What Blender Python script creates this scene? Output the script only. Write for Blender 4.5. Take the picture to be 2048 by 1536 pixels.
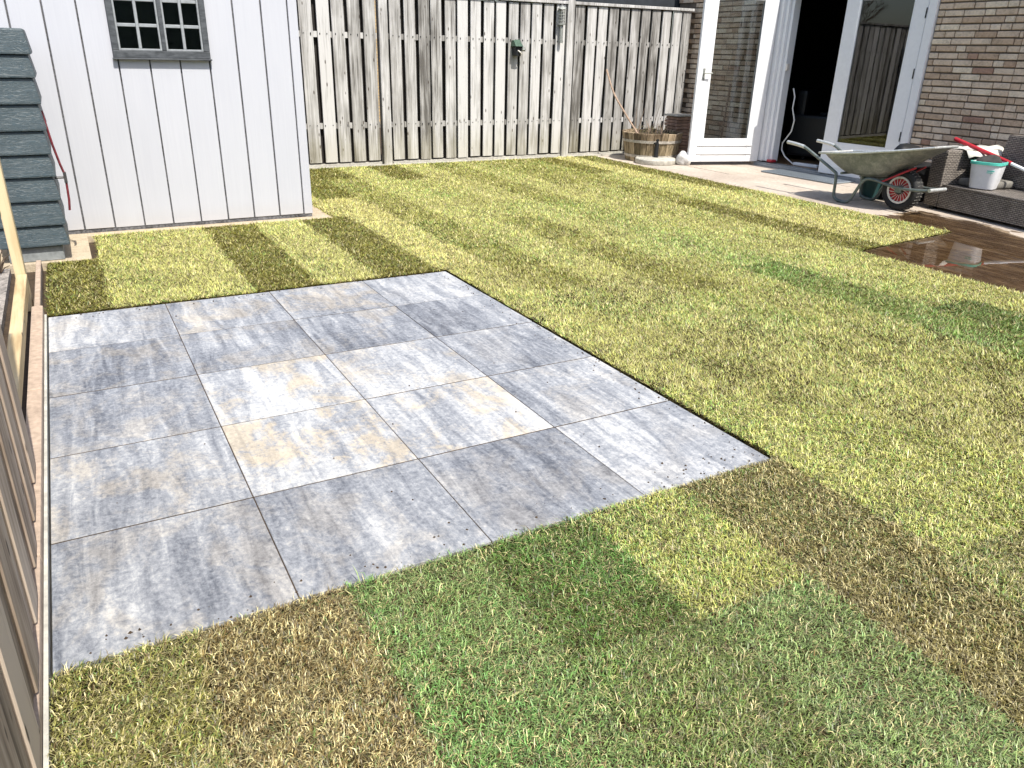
import bpy, bmesh, math, random
import numpy as np
from mathutils import Matrix, Vector

# ------------------------------------------------------------------ clear
for o in list(bpy.data.objects): bpy.data.objects.remove(o, do_unlink=True)
scene = bpy.context.scene
COL = scene.collection
T = 0.6                      # layout unit: one paving tile = 0.6 m; all layout numbers below are in tiles
random.seed(7)
rng = np.random.default_rng(11)

# ------------------------------------------------------------------ camera
cam_d = bpy.data.cameras.new('camera')
cam = bpy.data.objects.new('camera', cam_d); COL.objects.link(cam)
R_ = [[0.87484082, -0.48386859, 0.02290683], [-0.17296341, -0.35619176, -0.91826526], [0.45247894, 0.79937389, -0.39530265]]
CAM = Vector((0.42279, -7.95191, 2.34122))
m = Matrix(((R_[0][0], -R_[1][0], -R_[2][0], CAM.x*T), (R_[0][1], -R_[1][1], -R_[2][1], CAM.y*T),
            (R_[0][2], -R_[1][2], -R_[2][2], CAM.z*T), (0, 0, 0, 1)))
cam.matrix_world = m
cam_d.sensor_width = 36; cam_d.lens = 1542.48/2048*36
cam_d.clip_start = 0.02; cam_d.clip_end = 600
scene.camera = cam
scene.render.resolution_x = 1024; scene.render.resolution_y = 768

# ------------------------------------------------------------------ light
SUN_E, SUN_A = math.radians(56), math.radians(4)      # elevation; azimuth from -Y towards +X
sv = Vector((math.cos(SUN_E)*math.sin(SUN_A), -math.cos(SUN_E)*math.cos(SUN_A), math.sin(SUN_E)))
world = bpy.data.worlds.new('World'); scene.world = world; world.use_nodes = True
wn = world.node_tree.nodes; wl = world.node_tree.links
sky = wn.new('ShaderNodeTexSky'); sky.sky_type = 'NISHITA'; sky.sun_disc = False
sky.sun_elevation = SUN_E; sky.sun_rotation = math.pi - SUN_A
sky.air_density = 1.0; sky.dust_density = 2.0; sky.ozone_density = 1.0
wl.new(sky.outputs[0], wn['Background'].inputs[0]); wn['Background'].inputs[1].default_value = 0.15
sd = bpy.data.lights.new('sun', 'SUN'); sd.energy = 4.6; sd.angle = math.radians(0.6); sd.color = (1.0, 0.955, 0.88)
sun = bpy.data.objects.new('sun', sd); COL.objects.link(sun)
sun.rotation_euler = sv.to_track_quat('Z', 'Y').to_euler(); sun.location = (0, 0, 12)
vs = scene.view_settings
vs.view_transform = 'Standard'; vs.look = 'None'; vs.gamma = 1.0; vs.use_curve_mapping = False; vs.exposure = 0.5
scene.render.engine = 'CYCLES'
try: scene.cycles.max_bounces = 8; scene.cycles.transparent_max_bounces = 12
except Exception: pass

# ------------------------------------------------------------------ node helpers
class NT:
    def __init__(s, name):
        s.m = bpy.data.materials.new(name); s.m.use_nodes = True
        s.t = s.m.node_tree; s.n = s.t.nodes; s.b = s.n['Principled BSDF']; s.out = s.n['Material Output']
    def link(s, a, b): s.t.links.new(a, b)
    def val(s, sock, v):
        if hasattr(v, 'is_output') or isinstance(v, bpy.types.NodeSocket): s.link(v, sock)
        elif isinstance(v, (tuple, list)) and len(v) == 3 and sock.type == 'RGBA': sock.default_value = (*v, 1)
        else: sock.default_value = v
    def math(s, op, a, b=0.0, c=None, clamp=False):
        n = s.n.new('ShaderNodeMath'); n.operation = op; n.use_clamp = clamp
        s.val(n.inputs[0], a); s.val(n.inputs[1], b)
        if c is not None: s.val(n.inputs[2], c)
        return n.outputs[0]
    def mix(s, f, a, b, mode='MIX'):
        n = s.n.new('ShaderNodeMix'); n.data_type = 'RGBA'; n.blend_type = mode
        s.val(n.inputs[0], f); s.val(n.inputs[6], a); s.val(n.inputs[7], b)
        return n.outputs[2]
    def coord(s, kind='Object'): return s.n.new('ShaderNodeTexCoord').outputs[kind]
    def pos(s): return s.n.new('ShaderNodeNewGeometry').outputs['Position']
    def rnd(s): return s.n.new('ShaderNodeObjectInfo').outputs['Random']
    def island(s): return s.n.new('ShaderNodeNewGeometry').outputs['Random Per Island']
    def sep(s, v):
        n = s.n.new('ShaderNodeSeparateXYZ'); s.link(v, n.inputs[0]); return n.outputs
    def comb(s, x, y, z):
        n = s.n.new('ShaderNodeCombineXYZ')
        for i, q in enumerate((x, y, z)): s.val(n.inputs[i], q)
        return n.outputs[0]
    def scale(s, v, sc, off=None):
        n = s.n.new('ShaderNodeVectorMath'); n.operation = 'MULTIPLY_ADD'
        s.link(v, n.inputs[0]); n.inputs[1].default_value = sc
        if off is not None: s.link(off, n.inputs[2])
        return n.outputs[0]
    def noise(s, v, sc=5.0, det=4.0, rough=0.55, dist=0.0):
        n = s.n.new('ShaderNodeTexNoise'); s.link(v, n.inputs['Vector'])
        n.inputs['Scale'].default_value = sc; n.inputs['Detail'].default_value = det
        n.inputs['Roughness'].default_value = rough; n.inputs['Distortion'].default_value = dist
        return n.outputs[0]
    def voro(s, v, sc=5.0, feat='F1', out='Distance'):
        n = s.n.new('ShaderNodeTexVoronoi'); n.feature = feat; s.link(v, n.inputs['Vector']); n.inputs['Scale'].default_value = sc
        return n.outputs[out]
    def ramp(s, f, stops):
        n = s.n.new('ShaderNodeValToRGB'); s.link(f, n.inputs[0]); e = n.color_ramp.elements
        while len(e) < len(stops): e.new(0.5)
        for q, (p, c) in zip(e, stops):
            q.position = p; q.color = (*c, 1) if isinstance(c, tuple) else (c, c, c, 1)
        return n.outputs[0]
    def smooth(s, f, a, b):
        n = s.n.new('ShaderNodeMapRange'); n.interpolation_type = 'SMOOTHSTEP'
        s.link(f, n.inputs[0]); n.inputs[1].default_value = a; n.inputs[2].default_value = b
        return n.outputs[0]
    def bump(s, h, st=0.3, d=0.01):
        n = s.n.new('ShaderNodeBump'); n.inputs['Strength'].default_value = st; n.inputs['Distance'].default_value = d
        s.link(h, n.inputs['Height']); s.link(n.outputs[0], s.b.inputs['Normal'])
    def attr(s, name, kind='GEOMETRY'):
        n = s.n.new('ShaderNodeAttribute'); n.attribute_type = kind; n.attribute_name = name; return n.outputs
    def set(s, **k):
        for a, v in k.items():
            s.val(s.b.inputs[{'col': 'Base Color', 'rough': 'Roughness', 'metal': 'Metallic', 'spec': 'Specular IOR Level', 'coat': 'Coat Weight'}[a]], v)
        return s.m

M = {}
def simple(name, col, rough=0.6, metal=0.0, nz=0.12, nsc=40, bump=0.0, spec=0.4):
    k = NT(name); c = k.coord()
    n = k.noise(c, nsc, 4); n2 = k.noise(c, nsc*0.12, 3)
    f = k.math('ADD', k.math('MULTIPLY', n, 0.6), k.math('MULTIPLY', n2, 0.4))
    lo = tuple(x*(1-nz*1.6) for x in col); hi = tuple(min(1, x*(1+nz*1.2)) for x in col)
    k.set(col=k.ramp(f, [(0.3, lo), (0.7, hi)]), rough=k.math('ADD', k.math('MULTIPLY', n, 0.2), rough-0.1), metal=metal, spec=spec)
    if bump: k.bump(n, bump, 0.004)
    M[name] = k.m; return k.m

simple('white_paint', (0.80, 0.81, 0.82), 0.38, nz=0.03, nsc=25)
simple('white_plastic', (0.80, 0.81, 0.83), 0.35, nz=0.04, nsc=30)
simple('turquoise_plastic', (0.10, 0.55, 0.45), 0.4, nz=0.05)
simple('black_plastic', (0.012, 0.013, 0.014), 0.45, nz=0.2)
simple('black_metal', (0.015, 0.016, 0.018), 0.4, nz=0.2)
simple('rubber', (0.022, 0.022, 0.022), 0.75, nz=0.35, nsc=60, bump=0.2)
simple('rubber_dusty', (0.15, 0.145, 0.13), 0.85, nz=0.35, nsc=40, bump=0.2)
simple('red_paint', (0.42, 0.025, 0.035), 0.35, nz=0.12)
simple('cream_ring', (0.74, 0.70, 0.64), 0.5, nz=0.12)
simple('tube_steel', (0.17, 0.20, 0.19), 0.42, metal=0.45, nz=0.25, nsc=18)
simple('handle_grip', (0.62, 0.64, 0.63), 0.4, metal=0.5, nz=0.2)
simple('soil', (0.060, 0.040, 0.024), 0.95, nz=0.4, nsc=60, bump=0.6)
simple('sand', (0.46, 0.38, 0.27), 0.95, nz=0.22, nsc=90, bump=0.5)
simple('plinth', (0.10, 0.10, 0.105), 0.9, nz=0.9, nsc=55, bump=0.6)
simple('concrete_pale', (0.48, 0.46, 0.40), 0.9, nz=0.25, nsc=30, bump=0.4)
simple('concrete_grey', (0.21, 0.225, 0.225), 0.9, nz=0.25, nsc=30, bump=0.4)
simple('kerb_stone', (0.43, 0.33, 0.25), 0.9, nz=0.22, nsc=40, bump=0.4)
simple('room_dark', (0.018, 0.024, 0.018), 0.9, nz=0.2, nsc=3)  # lack of light in the room painted in as near-black walls
simple('dark_cloth', (0.05, 0.048, 0.045), 0.95, nz=0.4, nsc=20)
simple('grey_cloth', (0.17, 0.16, 0.14), 0.95, nz=0.35, nsc=14, bump=0.4)
simple('pale_cloth', (0.60, 0.58, 0.52), 0.9, nz=0.12, nsc=12, bump=0.3)
simple('cord_white', (0.72, 0.72, 0.69), 0.5, nz=0.06)
simple('stick_bark', (0.36, 0.26, 0.19), 0.85, nz=0.3, nsc=50)
simple('bark_dark', (0.12, 0.085, 0.06), 0.9, nz=0.3, nsc=30)
simple('teal_plastic', (0.025, 0.075, 0.075), 0.45, nz=0.15)
simple('tank_tap', (0.10, 0.10, 0.10), 0.35, metal=0.6, nz=0.2)
simple('hose_red', (0.20, 0.035, 0.045), 0.5, nz=0.3, nsc=30)
simple('mortar', (0.17, 0.14, 0.11), 0.95, nz=0.25, nsc=60, bump=0.5)
simple('roof_dark', (0.025, 0.030, 0.036), 0.8, nz=0.3, nsc=12)
simple('roof_tile', (0.20, 0.07, 0.04), 0.8, nz=0.3, nsc=10)
simple('roof_felt', (0.05, 0.05, 0.055), 0.9, nz=0.3, nsc=30)
simple('feeder_metal', (0.33, 0.34, 0.31), 0.5, metal=0.4, nz=0.3, nsc=40)
simple('green_metal', (0.06, 0.11, 0.075), 0.5, metal=0.1, nz=0.3, nsc=40)
simple('stone_white', (0.62, 0.62, 0.60), 0.85, nz=0.4, nsc=14, bump=0.9)
simple('barrel_hoop', (0.50, 0.46, 0.40), 0.6, metal=0.2, nz=0.35, nsc=30)
simple('gravel', (0.30, 0.27, 0.24), 0.95, nz=0.6, nsc=60, bump=0.8)

def weathered(name, lo, mid, hi, green=0.35, grain=1.0):
    """greyed softwood: grain along local Z, knots, own shade for each piece, algae near the foot"""
    k = NT(name); c = k.coord(); r = k.rnd()
    off = k.comb(k.math('MULTIPLY', r, 37.0), k.math('MULTIPLY', r, 91.0), k.math('MULTIPLY', r, 53.0))
    g = k.noise(k.scale(c, (60*grain, 60*grain, 2.2), off), 1.0, 5, 0.6, 0.4)
    g2 = k.noise(k.scale(c, (14*grain, 14*grain, 1.1), off), 1.0, 3, 0.5, 0.8)
    blot = k.noise(k.scale(c, (5, 5, 2.2), off), 1.0, 3)
    f = k.math('ADD', k.math('MULTIPLY', g, 0.45), k.math('ADD', k.math('MULTIPLY', g2, 0.35), k.math('MULTIPLY', blot, 0.3)))
    f = k.math('ADD', f, k.math('MULTIPLY', k.math('SUBTRACT', r, 0.5), 0.24))
    col = k.ramp(f, [(0.38, lo), (0.50, mid), (0.64, hi)])
    kn = k.voro(k.scale(c, (13, 13, 4.5), off), 1.0)
    col = k.mix(k.math('MULTIPLY', k.math('SUBTRACT', 1.0, k.smooth(kn, 0.07, 0.14)), 0.85), col, (0.055, 0.04, 0.03))
    z = k.sep(c)[2]
    al = k.math('MULTIPLY', k.math('SUBTRACT', 1.0, k.smooth(k.math('ADD', z, k.math('MULTIPLY', k.math('SUBTRACT', g2, 0.5), 0.5)), 0.08, 0.45)), green)
    col = k.mix(al, col, (0.34, 0.30, 0.15))
    k.set(col=col, rough=0.88, spec=0.25); k.bump(k.math('ADD', g, g2), 0.35, 0.004)
    M[name] = k.m; return k.m
weathered('fence_wood', (0.115, 0.108, 0.098), (0.335, 0.325, 0.308), (0.56, 0.55, 0.535), 0.22)
weathered('fence_wood_shaded', (0.020, 0.017, 0.015), (0.035, 0.031, 0.028), (0.055, 0.05, 0.045), 0.0)  # darkened copy of the fence wood: shade in the gaps painted in
weathered('brown_boards', (0.17, 0.125, 0.09), (0.38, 0.295, 0.22), (0.56, 0.46, 0.36), 0.0, 0.7)
weathered('new_timber', (0.30, 0.20, 0.10), (0.50, 0.38, 0.21), (0.62, 0.50, 0.31), 0.0, 0.5)
weathered('barrel_wood', (0.045, 0.032, 0.022), (0.16, 0.115, 0.072), (0.40, 0.31, 0.21), 0.2)

def shed_mat():
    k = NT('shed_board'); c = k.coord(); r = k.rnd()
    off = k.comb(k.math('MULTIPLY', r, 37.0), 0.0, k.math('MULTIPLY', r, 53.0))
    g = k.noise(k.scale(c, (90, 90, 1.6), off), 1.0, 4, 0.6)
    b = k.noise(k.scale(c, (3, 3, 1.2), off), 1.0, 3)
    f = k.math('ADD', k.math('MULTIPLY', g, 0.5), k.math('MULTIPLY', b, 0.5))
    dirt = k.math('MULTIPLY', k.math('SUBTRACT', 1.0, k.smooth(k.math('ADD', k.sep(c)[2], k.math('MULTIPLY', b, 0.1)), 0.05, 0.22)), 0.25)
    col = k.mix(dirt, k.ramp(f, [(0.3, (0.47, 0.48, 0.52)), (0.7, (0.525, 0.535, 0.57))]), (0.36, 0.34, 0.30))
    k.set(col=col, rough=0.55, spec=0.3); k.bump(g, 0.10, 0.002); M['shed_board'] = k.m
shed_mat()

def tile_mat():
    """concrete terrace tile: blue-grey body, pale streaks along Y, ochre clouds; each tile has its own tone"""
    k = NT('terrace_tile'); c = k.coord()
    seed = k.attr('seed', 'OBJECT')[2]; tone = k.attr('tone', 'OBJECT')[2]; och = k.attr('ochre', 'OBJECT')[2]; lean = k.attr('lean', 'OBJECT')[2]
    off = k.comb(k.math('MULTIPLY', seed, 17.3), k.math('MULTIPLY', seed, 9.1), k.math('MULTIPLY', seed, 5.7))
    st = k.noise(k.scale(c, (17, 2.4, 1), off), 1.0, 6, 0.66, 0.7)
    fine = k.noise(k.scale(c, (60, 48, 1), off), 1.0, 6, 0.78, 0.4)
    cross = k.noise(k.scale(c, (16, 26, 1), off), 1.0, 6, 0.7, 1.6)
    big = k.noise(k.scale(c, (2.6, 1.5, 1), off), 1.0, 3, 0.5, 0.6)
    x = k.sep(c)[0]
    f = k.math('ADD', k.math('MULTIPLY', st, 1.05), k.math('MULTIPLY', big, 0.36))
    f = k.math('ADD', f, k.math('MULTIPLY', k.math('SUBTRACT', fine, 0.5), 0.95))
    f = k.math('ADD', f, k.math('MULTIPLY', k.math('SUBTRACT', cross, 0.5), 0.40))
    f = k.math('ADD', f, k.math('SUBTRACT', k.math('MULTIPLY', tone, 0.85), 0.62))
    f = k.math('ADD', f, k.math('MULTIPLY', x, k.math('MULTIPLY', lean, 0.9)))
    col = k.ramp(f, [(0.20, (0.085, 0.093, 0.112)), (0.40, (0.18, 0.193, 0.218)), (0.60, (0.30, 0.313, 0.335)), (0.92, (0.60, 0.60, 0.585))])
    o = k.noise(k.scale(c, (4.5, 3.6, 1), k.scale(off, (1.7, 1.3, 1))), 1.0, 4, 0.6, 0.7)
    of = k.math('MULTIPLY', k.smooth(k.math('ADD', o, k.math('MULTIPLY', k.math('SUBTRACT', fine, 0.5), 0.5)), 0.46, 0.66), och, clamp=True)
    col = k.mix(of, col, k.mix(0.40, k.mix(1.0, col, (1.12, 0.98, 0.80), 'MULTIPLY'), (0.50, 0.43, 0.32)))
    dot = k.voro(k.scale(c, (1, 1, 1), off), 30.0)
    col = k.mix(k.math('MULTIPLY', k.math('SUBTRACT', 1.0, k.smooth(dot, 0.03, 0.07)), 0.35), col, (0.03, 0.028, 0.026))
    k.set(col=col, rough=k.math('ADD', 0.62, k.math('MULTIPLY', fine, 0.2)), spec=0.32)
    k.bump(k.math('ADD', k.math('ADD', fine, k.math('MULTIPLY', cross, 1.4)), st), 0.5, 0.003); M['terrace_tile'] = k.m
tile_mat()

def slab_mat():
    """old sandy slabs; the part by the lawn corner is soaked with spilt water"""
    k = NT('old_slab'); p = k.pos(); r = k.rnd(); c = k.coord()
    off = k.comb(k.math('MULTIPLY', r, 31.0), k.math('MULTIPLY', r, 11.0), 0.0)
    n = k.noise(k.scale(c, (26, 26, 1), off), 1.0, 5, 0.65); b = k.noise(k.scale(p, (1.6, 0.9, 1)), 1.0, 4, 0.6, 0.5)
    dry = k.ramp(k.math('ADD', k.math('MULTIPLY', n, 0.5), k.math('MULTIPLY', b, 0.5)), [(0.32, (0.27, 0.215, 0.165)), (0.5, (0.44, 0.375, 0.30)), (0.68, (0.60, 0.54, 0.45))])
    dry = k.mix(k.math('MULTIPLY', r, 0.35), dry, (0.42, 0.35, 0.31))
    streak = k.noise(k.scale(p, (16, 3.2, 1)), 1.0, 5, 0.65, 0.8)
    wetc = k.ramp(k.math('ADD', k.math('MULTIPLY', streak, 0.8), k.math('MULTIPLY', b, 0.25)), [(0.34, (0.040, 0.024, 0.013)), (0.55, (0.105, 0.068, 0.038)), (0.72, (0.26, 0.19, 0.115))])
    s = k.sep(p); wob = k.math('SUBTRACT', k.noise(k.scale(p, (2.2, 2.2, 1)), 1.0, 3, 0.5, 0.4), 0.5)
    wob2 = k.math('SUBTRACT', k.noise(k.scale(p, (14, 4.5, 1)), 1.0, 3, 0.5), 0.5)
    w = k.math('ADD', k.math('MULTIPLY', wob, 0.9), k.math('MULTIPLY', wob2, 0.45))
    edge_x = k.math('ADD', k.math('SUBTRACT', 13.0*T, k.math('ADD', s[0], k.math('MULTIPLY', k.math('MAXIMUM', k.math('SUBTRACT', -0.75*T, s[1]), 0.0), 0.5))), k.math('MULTIPLY', w, 0.55))
    edge_y = k.math('ADD', k.math('SUBTRACT', 0.22*T, s[1]), w)
    wet = k.smooth(k.math('MINIMUM', edge_x, edge_y), -0.015, 0.02)
    sp = k.smooth(k.noise(k.scale(p, (9, 3.2, 1)), 1.0, 3, 0.55, 0.4), 0.655, 0.68)           # scattered splashes
    near = k.math('MULTIPLY', k.smooth(k.math('SUBTRACT', 4.6*T, s[1]), 0.0, 0.3), k.smooth(k.math('SUBTRACT', 13.6*T, s[0]), 0.0, 0.3))
    wet = k.math('MAXIMUM', wet, k.math('MULTIPLY', k.math('MULTIPLY', sp, near), 0.85))
    k.set(col=k.mix(wet, dry, wetc), rough=k.mix(wet, (0.88,)*3, k.mix(k.smooth(streak, 0.45, 0.6), (0.25,)*3, (0.5,)*3)), spec=0.7)
    k.bump(n, 0.12, 0.002); M['old_slab'] = k.m
slab_mat()

def brick_mat(name, rnd):
    k = NT(name); p = k.pos(); r = k.rnd() if rnd == 'obj' else k.island()
    n = k.noise(k.scale(p, (40, 40, 55)), 1.0, 5, 0.65); b = k.noise(k.scale(p, (9, 9, 9)), 1.0, 3)
    base = k.ramp(r, [(0.0, (0.34, 0.20, 0.15)), (0.06, (0.46, 0.34, 0.24)), (0.45, (0.58, 0.46, 0.345)), (0.8, (0.66, 0.55, 0.43)), (1.0, (0.72, 0.62, 0.48))])
    f = k.math('ADD', k.math('MULTIPLY', n, 0.6), k.math('MULTIPLY', b, 0.4))
    col = k.mix(1.0, base, k.ramp(f, [(0.3, 0.62), (0.5, 0.98), (0.7, 1.22)]), 'MULTIPLY')
    k.set(col=col, rough=0.92, spec=0.2); k.bump(n, 0.9, 0.006); M[name] = k.m
brick_mat('brick', 'obj'); brick_mat('brick_joined', 'isl')

def far_brick():
    k = NT('far_brick'); c = k.coord(); s = k.sep(c)
    n = k.n.new('ShaderNodeTexBrick'); k.link(k.comb(k.math('ADD', s[0], s[1]), s[2], 0.0), n.inputs['Vector'])
    n.inputs['Scale'].default_value = 1.0; n.inputs['Brick Width'].default_value = 0.22; n.inputs['Row Height'].default_value = 0.065; n.inputs['Mortar Size'].default_value = 0.008
    n.inputs['Color1'].default_value = (0.52, 0.38, 0.20, 1); n.inputs['Color2'].default_value = (0.42, 0.30, 0.16, 1); n.inputs['Mortar'].default_value = (0.30, 0.25, 0.19, 1)
    k.set(col=n.outputs[0], rough=0.9); M['far_brick'] = k.m
far_brick()

def wicker():
    k = NT('wicker'); c = k.coord(); s = k.sep(c)
    nz = k.math('ABSOLUTE', k.sep(k.n.new('ShaderNodeTexCoord').outputs['Normal'])[2]); top = k.math('GREATER_THAN', nz, 0.6)
    u = k.math('ADD', s[0], s[1]); uu = k.math('ADD', k.math('MULTIPLY', top, s[1]), k.math('MULTIPLY', k.math('SUBTRACT', 1.0, top), u))
    vv = k.math('ADD', k.math('MULTIPLY', top, s[0]), k.math('MULTIPLY', k.math('SUBTRACT', 1.0, top), s[2]))
    n = k.n.new('ShaderNodeTexBrick'); k.link(k.comb(uu, vv, 0.0), n.inputs['Vector'])
    n.inputs['Scale'].default_value = 1.0; n.inputs['Brick Width'].default_value = 0.046; n.inputs['Row Height'].default_value = 0.017; n.inputs['Mortar Size'].default_value = 0.0036; n.inputs['Mortar Smooth'].default_value = 0.6
    n.inputs['Color1'].default_value = (0.20, 0.175, 0.15, 1); n.inputs['Color2'].default_value = (0.30, 0.265, 0.23, 1); n.inputs['Mortar'].default_value = (0.012, 0.010, 0.009, 1)
    nn = k.noise(c, 9.0, 3)
    k.set(col=k.mix(1.0, n.outputs[0], k.ramp(nn, [(0.3, 0.8), (0.7, 1.2)]), 'MULTIPLY'), rough=0.5, spec=0.45)
    k.bump(k.math('SUBTRACT', 1.0, n.outputs[1]), 0.8, 0.004); M['wicker'] = k.m
wicker()

def tray_mat():
    k = NT('tray_metal'); c = k.coord()
    n = k.noise(c, 9.0, 5, 0.6, 0.6); n2 = k.noise(c, 55.0, 4)
    f = k.math('ADD', k.math('MULTIPLY', n, 0.7), k.math('MULTIPLY', n2, 0.3))
    col = k.ramp(f, [(0.35, (0.15, 0.165, 0.155)), (0.5, (0.23, 0.245, 0.228)), (0.66, (0.37, 0.375, 0.345))])
    k.set(col=col, rough=k.math('ADD', 0.42, k.math('MULTIPLY', n, 0.3)), metal=0.35); k.bump(f, 0.6, 0.02); M['tray_metal'] = k.m
tray_mat()

def tank_mat():
    k = NT('tank_plastic'); c = k.coord(); s = k.sep(c); r = k.rnd()
    v = k.comb(k.math('ADD', k.math('MULTIPLY', s[0], 3.0), k.math('MULTIPLY', r, 20.0)), k.math('MULTIPLY', s[1], 3.0), k.math('MULTIPLY', s[2], 34.0))
    g = k.noise(v, 1.0, 3, 0.5, 1.6); w = k.math('FRACT', k.math('MULTIPLY', g, 9.0)); line = k.smooth(k.math('ABSOLUTE', k.math('SUBTRACT', w, 0.5)), 0.0, 0.32)
    b = k.noise(c, 4.0, 3)
    col = k.mix(k.math('SUBTRACT', 1.0, line), k.ramp(b, [(0.3, (0.036, 0.056, 0.066)), (0.7, (0.054, 0.080, 0.093))]), (0.068, 0.088, 0.094))
    k.set(col=col, rough=0.5, spec=0.45); k.bump(line, 0.5, 0.003); M['tank_plastic'] = k.m
tank_mat()

def anthracite():
    k = NT('anthracite_wood'); c = k.coord()
    n = k.noise(k.scale(c, (14, 14, 40)), 1.0, 4, 0.6)
    k.set(col=k.ramp(n, [(0.35, (0.042, 0.047, 0.052)), (0.65, (0.10, 0.108, 0.116))]), rough=0.55, spec=0.4); k.bump(n, 0.3, 0.003); M['anthracite_wood'] = k.m
anthracite()
simple('anthracite_light', (0.30, 0.32, 0.33), 0.45, nz=0.15)

def glass_mat():
    k = NT('glass'); k.n.remove(k.b)
    tr = k.n.new('ShaderNodeBsdfTransparent'); tr.inputs[0].default_value = (0.88, 0.91, 0.90, 1)
    gl = k.n.new('ShaderNodeBsdfGlossy'); gl.inputs['Roughness'].default_value = 0.0
    fr = k.n.new('ShaderNodeFresnel'); fr.inputs[0].default_value = 1.9
    mx = k.n.new('ShaderNodeMixShader'); k.link(fr.outputs[0], mx.inputs[0]); k.link(tr.outputs[0], mx.inputs[1]); k.link(gl.outputs[0], mx.inputs[2])
    k.link(mx.outputs[0], k.out.inputs[0]); M['glass'] = k.m
glass_mat()

def floor_wood():
    k = NT('room_floor'); c = k.coord(); n = k.noise(k.scale(c, (3, 40, 1)), 1.0, 5)
    k.set(col=k.ramp(n, [(0.3, (0.16, 0.09, 0.045)), (0.7, (0.30, 0.19, 0.10))]), rough=0.45); M['room_floor'] = k.m
floor_wood()

def mat_grid():
    k = NT('doormat_mesh'); p = k.coord(); s = k.sep(p)
    a = k.math('ABSOLUTE', k.math('SUBTRACT', k.math('FRACT', k.math('MULTIPLY', s[0], 36.0)), 0.5))
    b = k.math('ABSOLUTE', k.math('SUBTRACT', k.math('FRACT', k.math('MULTIPLY', s[1], 30.0)), 0.5))
    f = k.smooth(k.math('MAXIMUM', a, b), 0.25, 0.38)
    k.set(col=k.mix(f, (0.035, 0.042, 0.05), (0.27, 0.31, 0.345)), rough=0.5, metal=0.3); k.bump(f, 0.8, 0.006); M['doormat_mesh'] = k.m
mat_grid()

def grass_mat():
    k = NT('grass_blade'); col = k.attr('Col')[0]
    k.n.remove(k.b)
    d = k.n.new('ShaderNodeBsdfDiffuse'); t = k.n.new('ShaderNodeBsdfTranslucent'); g = k.n.new('ShaderNodeBsdfGlossy'); g.inputs['Roughness'].default_value = 0.45
    g.inputs[0].default_value = (0.9, 0.9, 0.8, 1)
    k.link(col, d.inputs[0]); k.link(k.mix(1.0, col, (1.0, 1.0, 0.6), 'MULTIPLY'), t.inputs[0])
    a = k.n.new('ShaderNodeMixShader'); a.inputs[0].default_value = 0.22; k.link(d.outputs[0], a.inputs[1]); k.link(t.outputs[0], a.inputs[2])
    b = k.n.new('ShaderNodeMixShader'); b.inputs[0].default_value = 0.05; k.link(a.outputs[0], b.inputs[1]); k.link(g.outputs[0], b.inputs[2])
    k.link(b.outputs[0], k.out.inputs[0]); M['grass_blade'] = k.m
grass_mat()

def thatch():
    k = NT('turf_thatch'); p = k.pos(); n = k.noise(p, 120.0, 4); b = k.noise(p, 8.0, 3)
    k.set(col=k.ramp(k.math('ADD', k.math('MULTIPLY', n, 0.7), k.math('MULTIPLY', b, 0.3)), [(0.35, (0.018, 0.014, 0.006)), (0.65, (0.07, 0.056, 0.02))]), rough=1.0, spec=0.1)  # thatch darkened to paint in the shadow between blades
    k.bump(n, 0.8, 0.01); M['turf_thatch'] = k.m
thatch()

def leaf_mat(name, a, b):
    k = NT(name); r = k.island()
    k.set(col=k.ramp(r, [(0.0, a), (1.0, b)]), rough=0.6, spec=0.3); M[name] = k.m
leaf_mat('hedge_leaf', (0.012, 0.028, 0.012), (0.035, 0.065, 0.025))
leaf_mat('dry_leaf', (0.05, 0.055, 0.02), (0.13, 0.10, 0.045))

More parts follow.
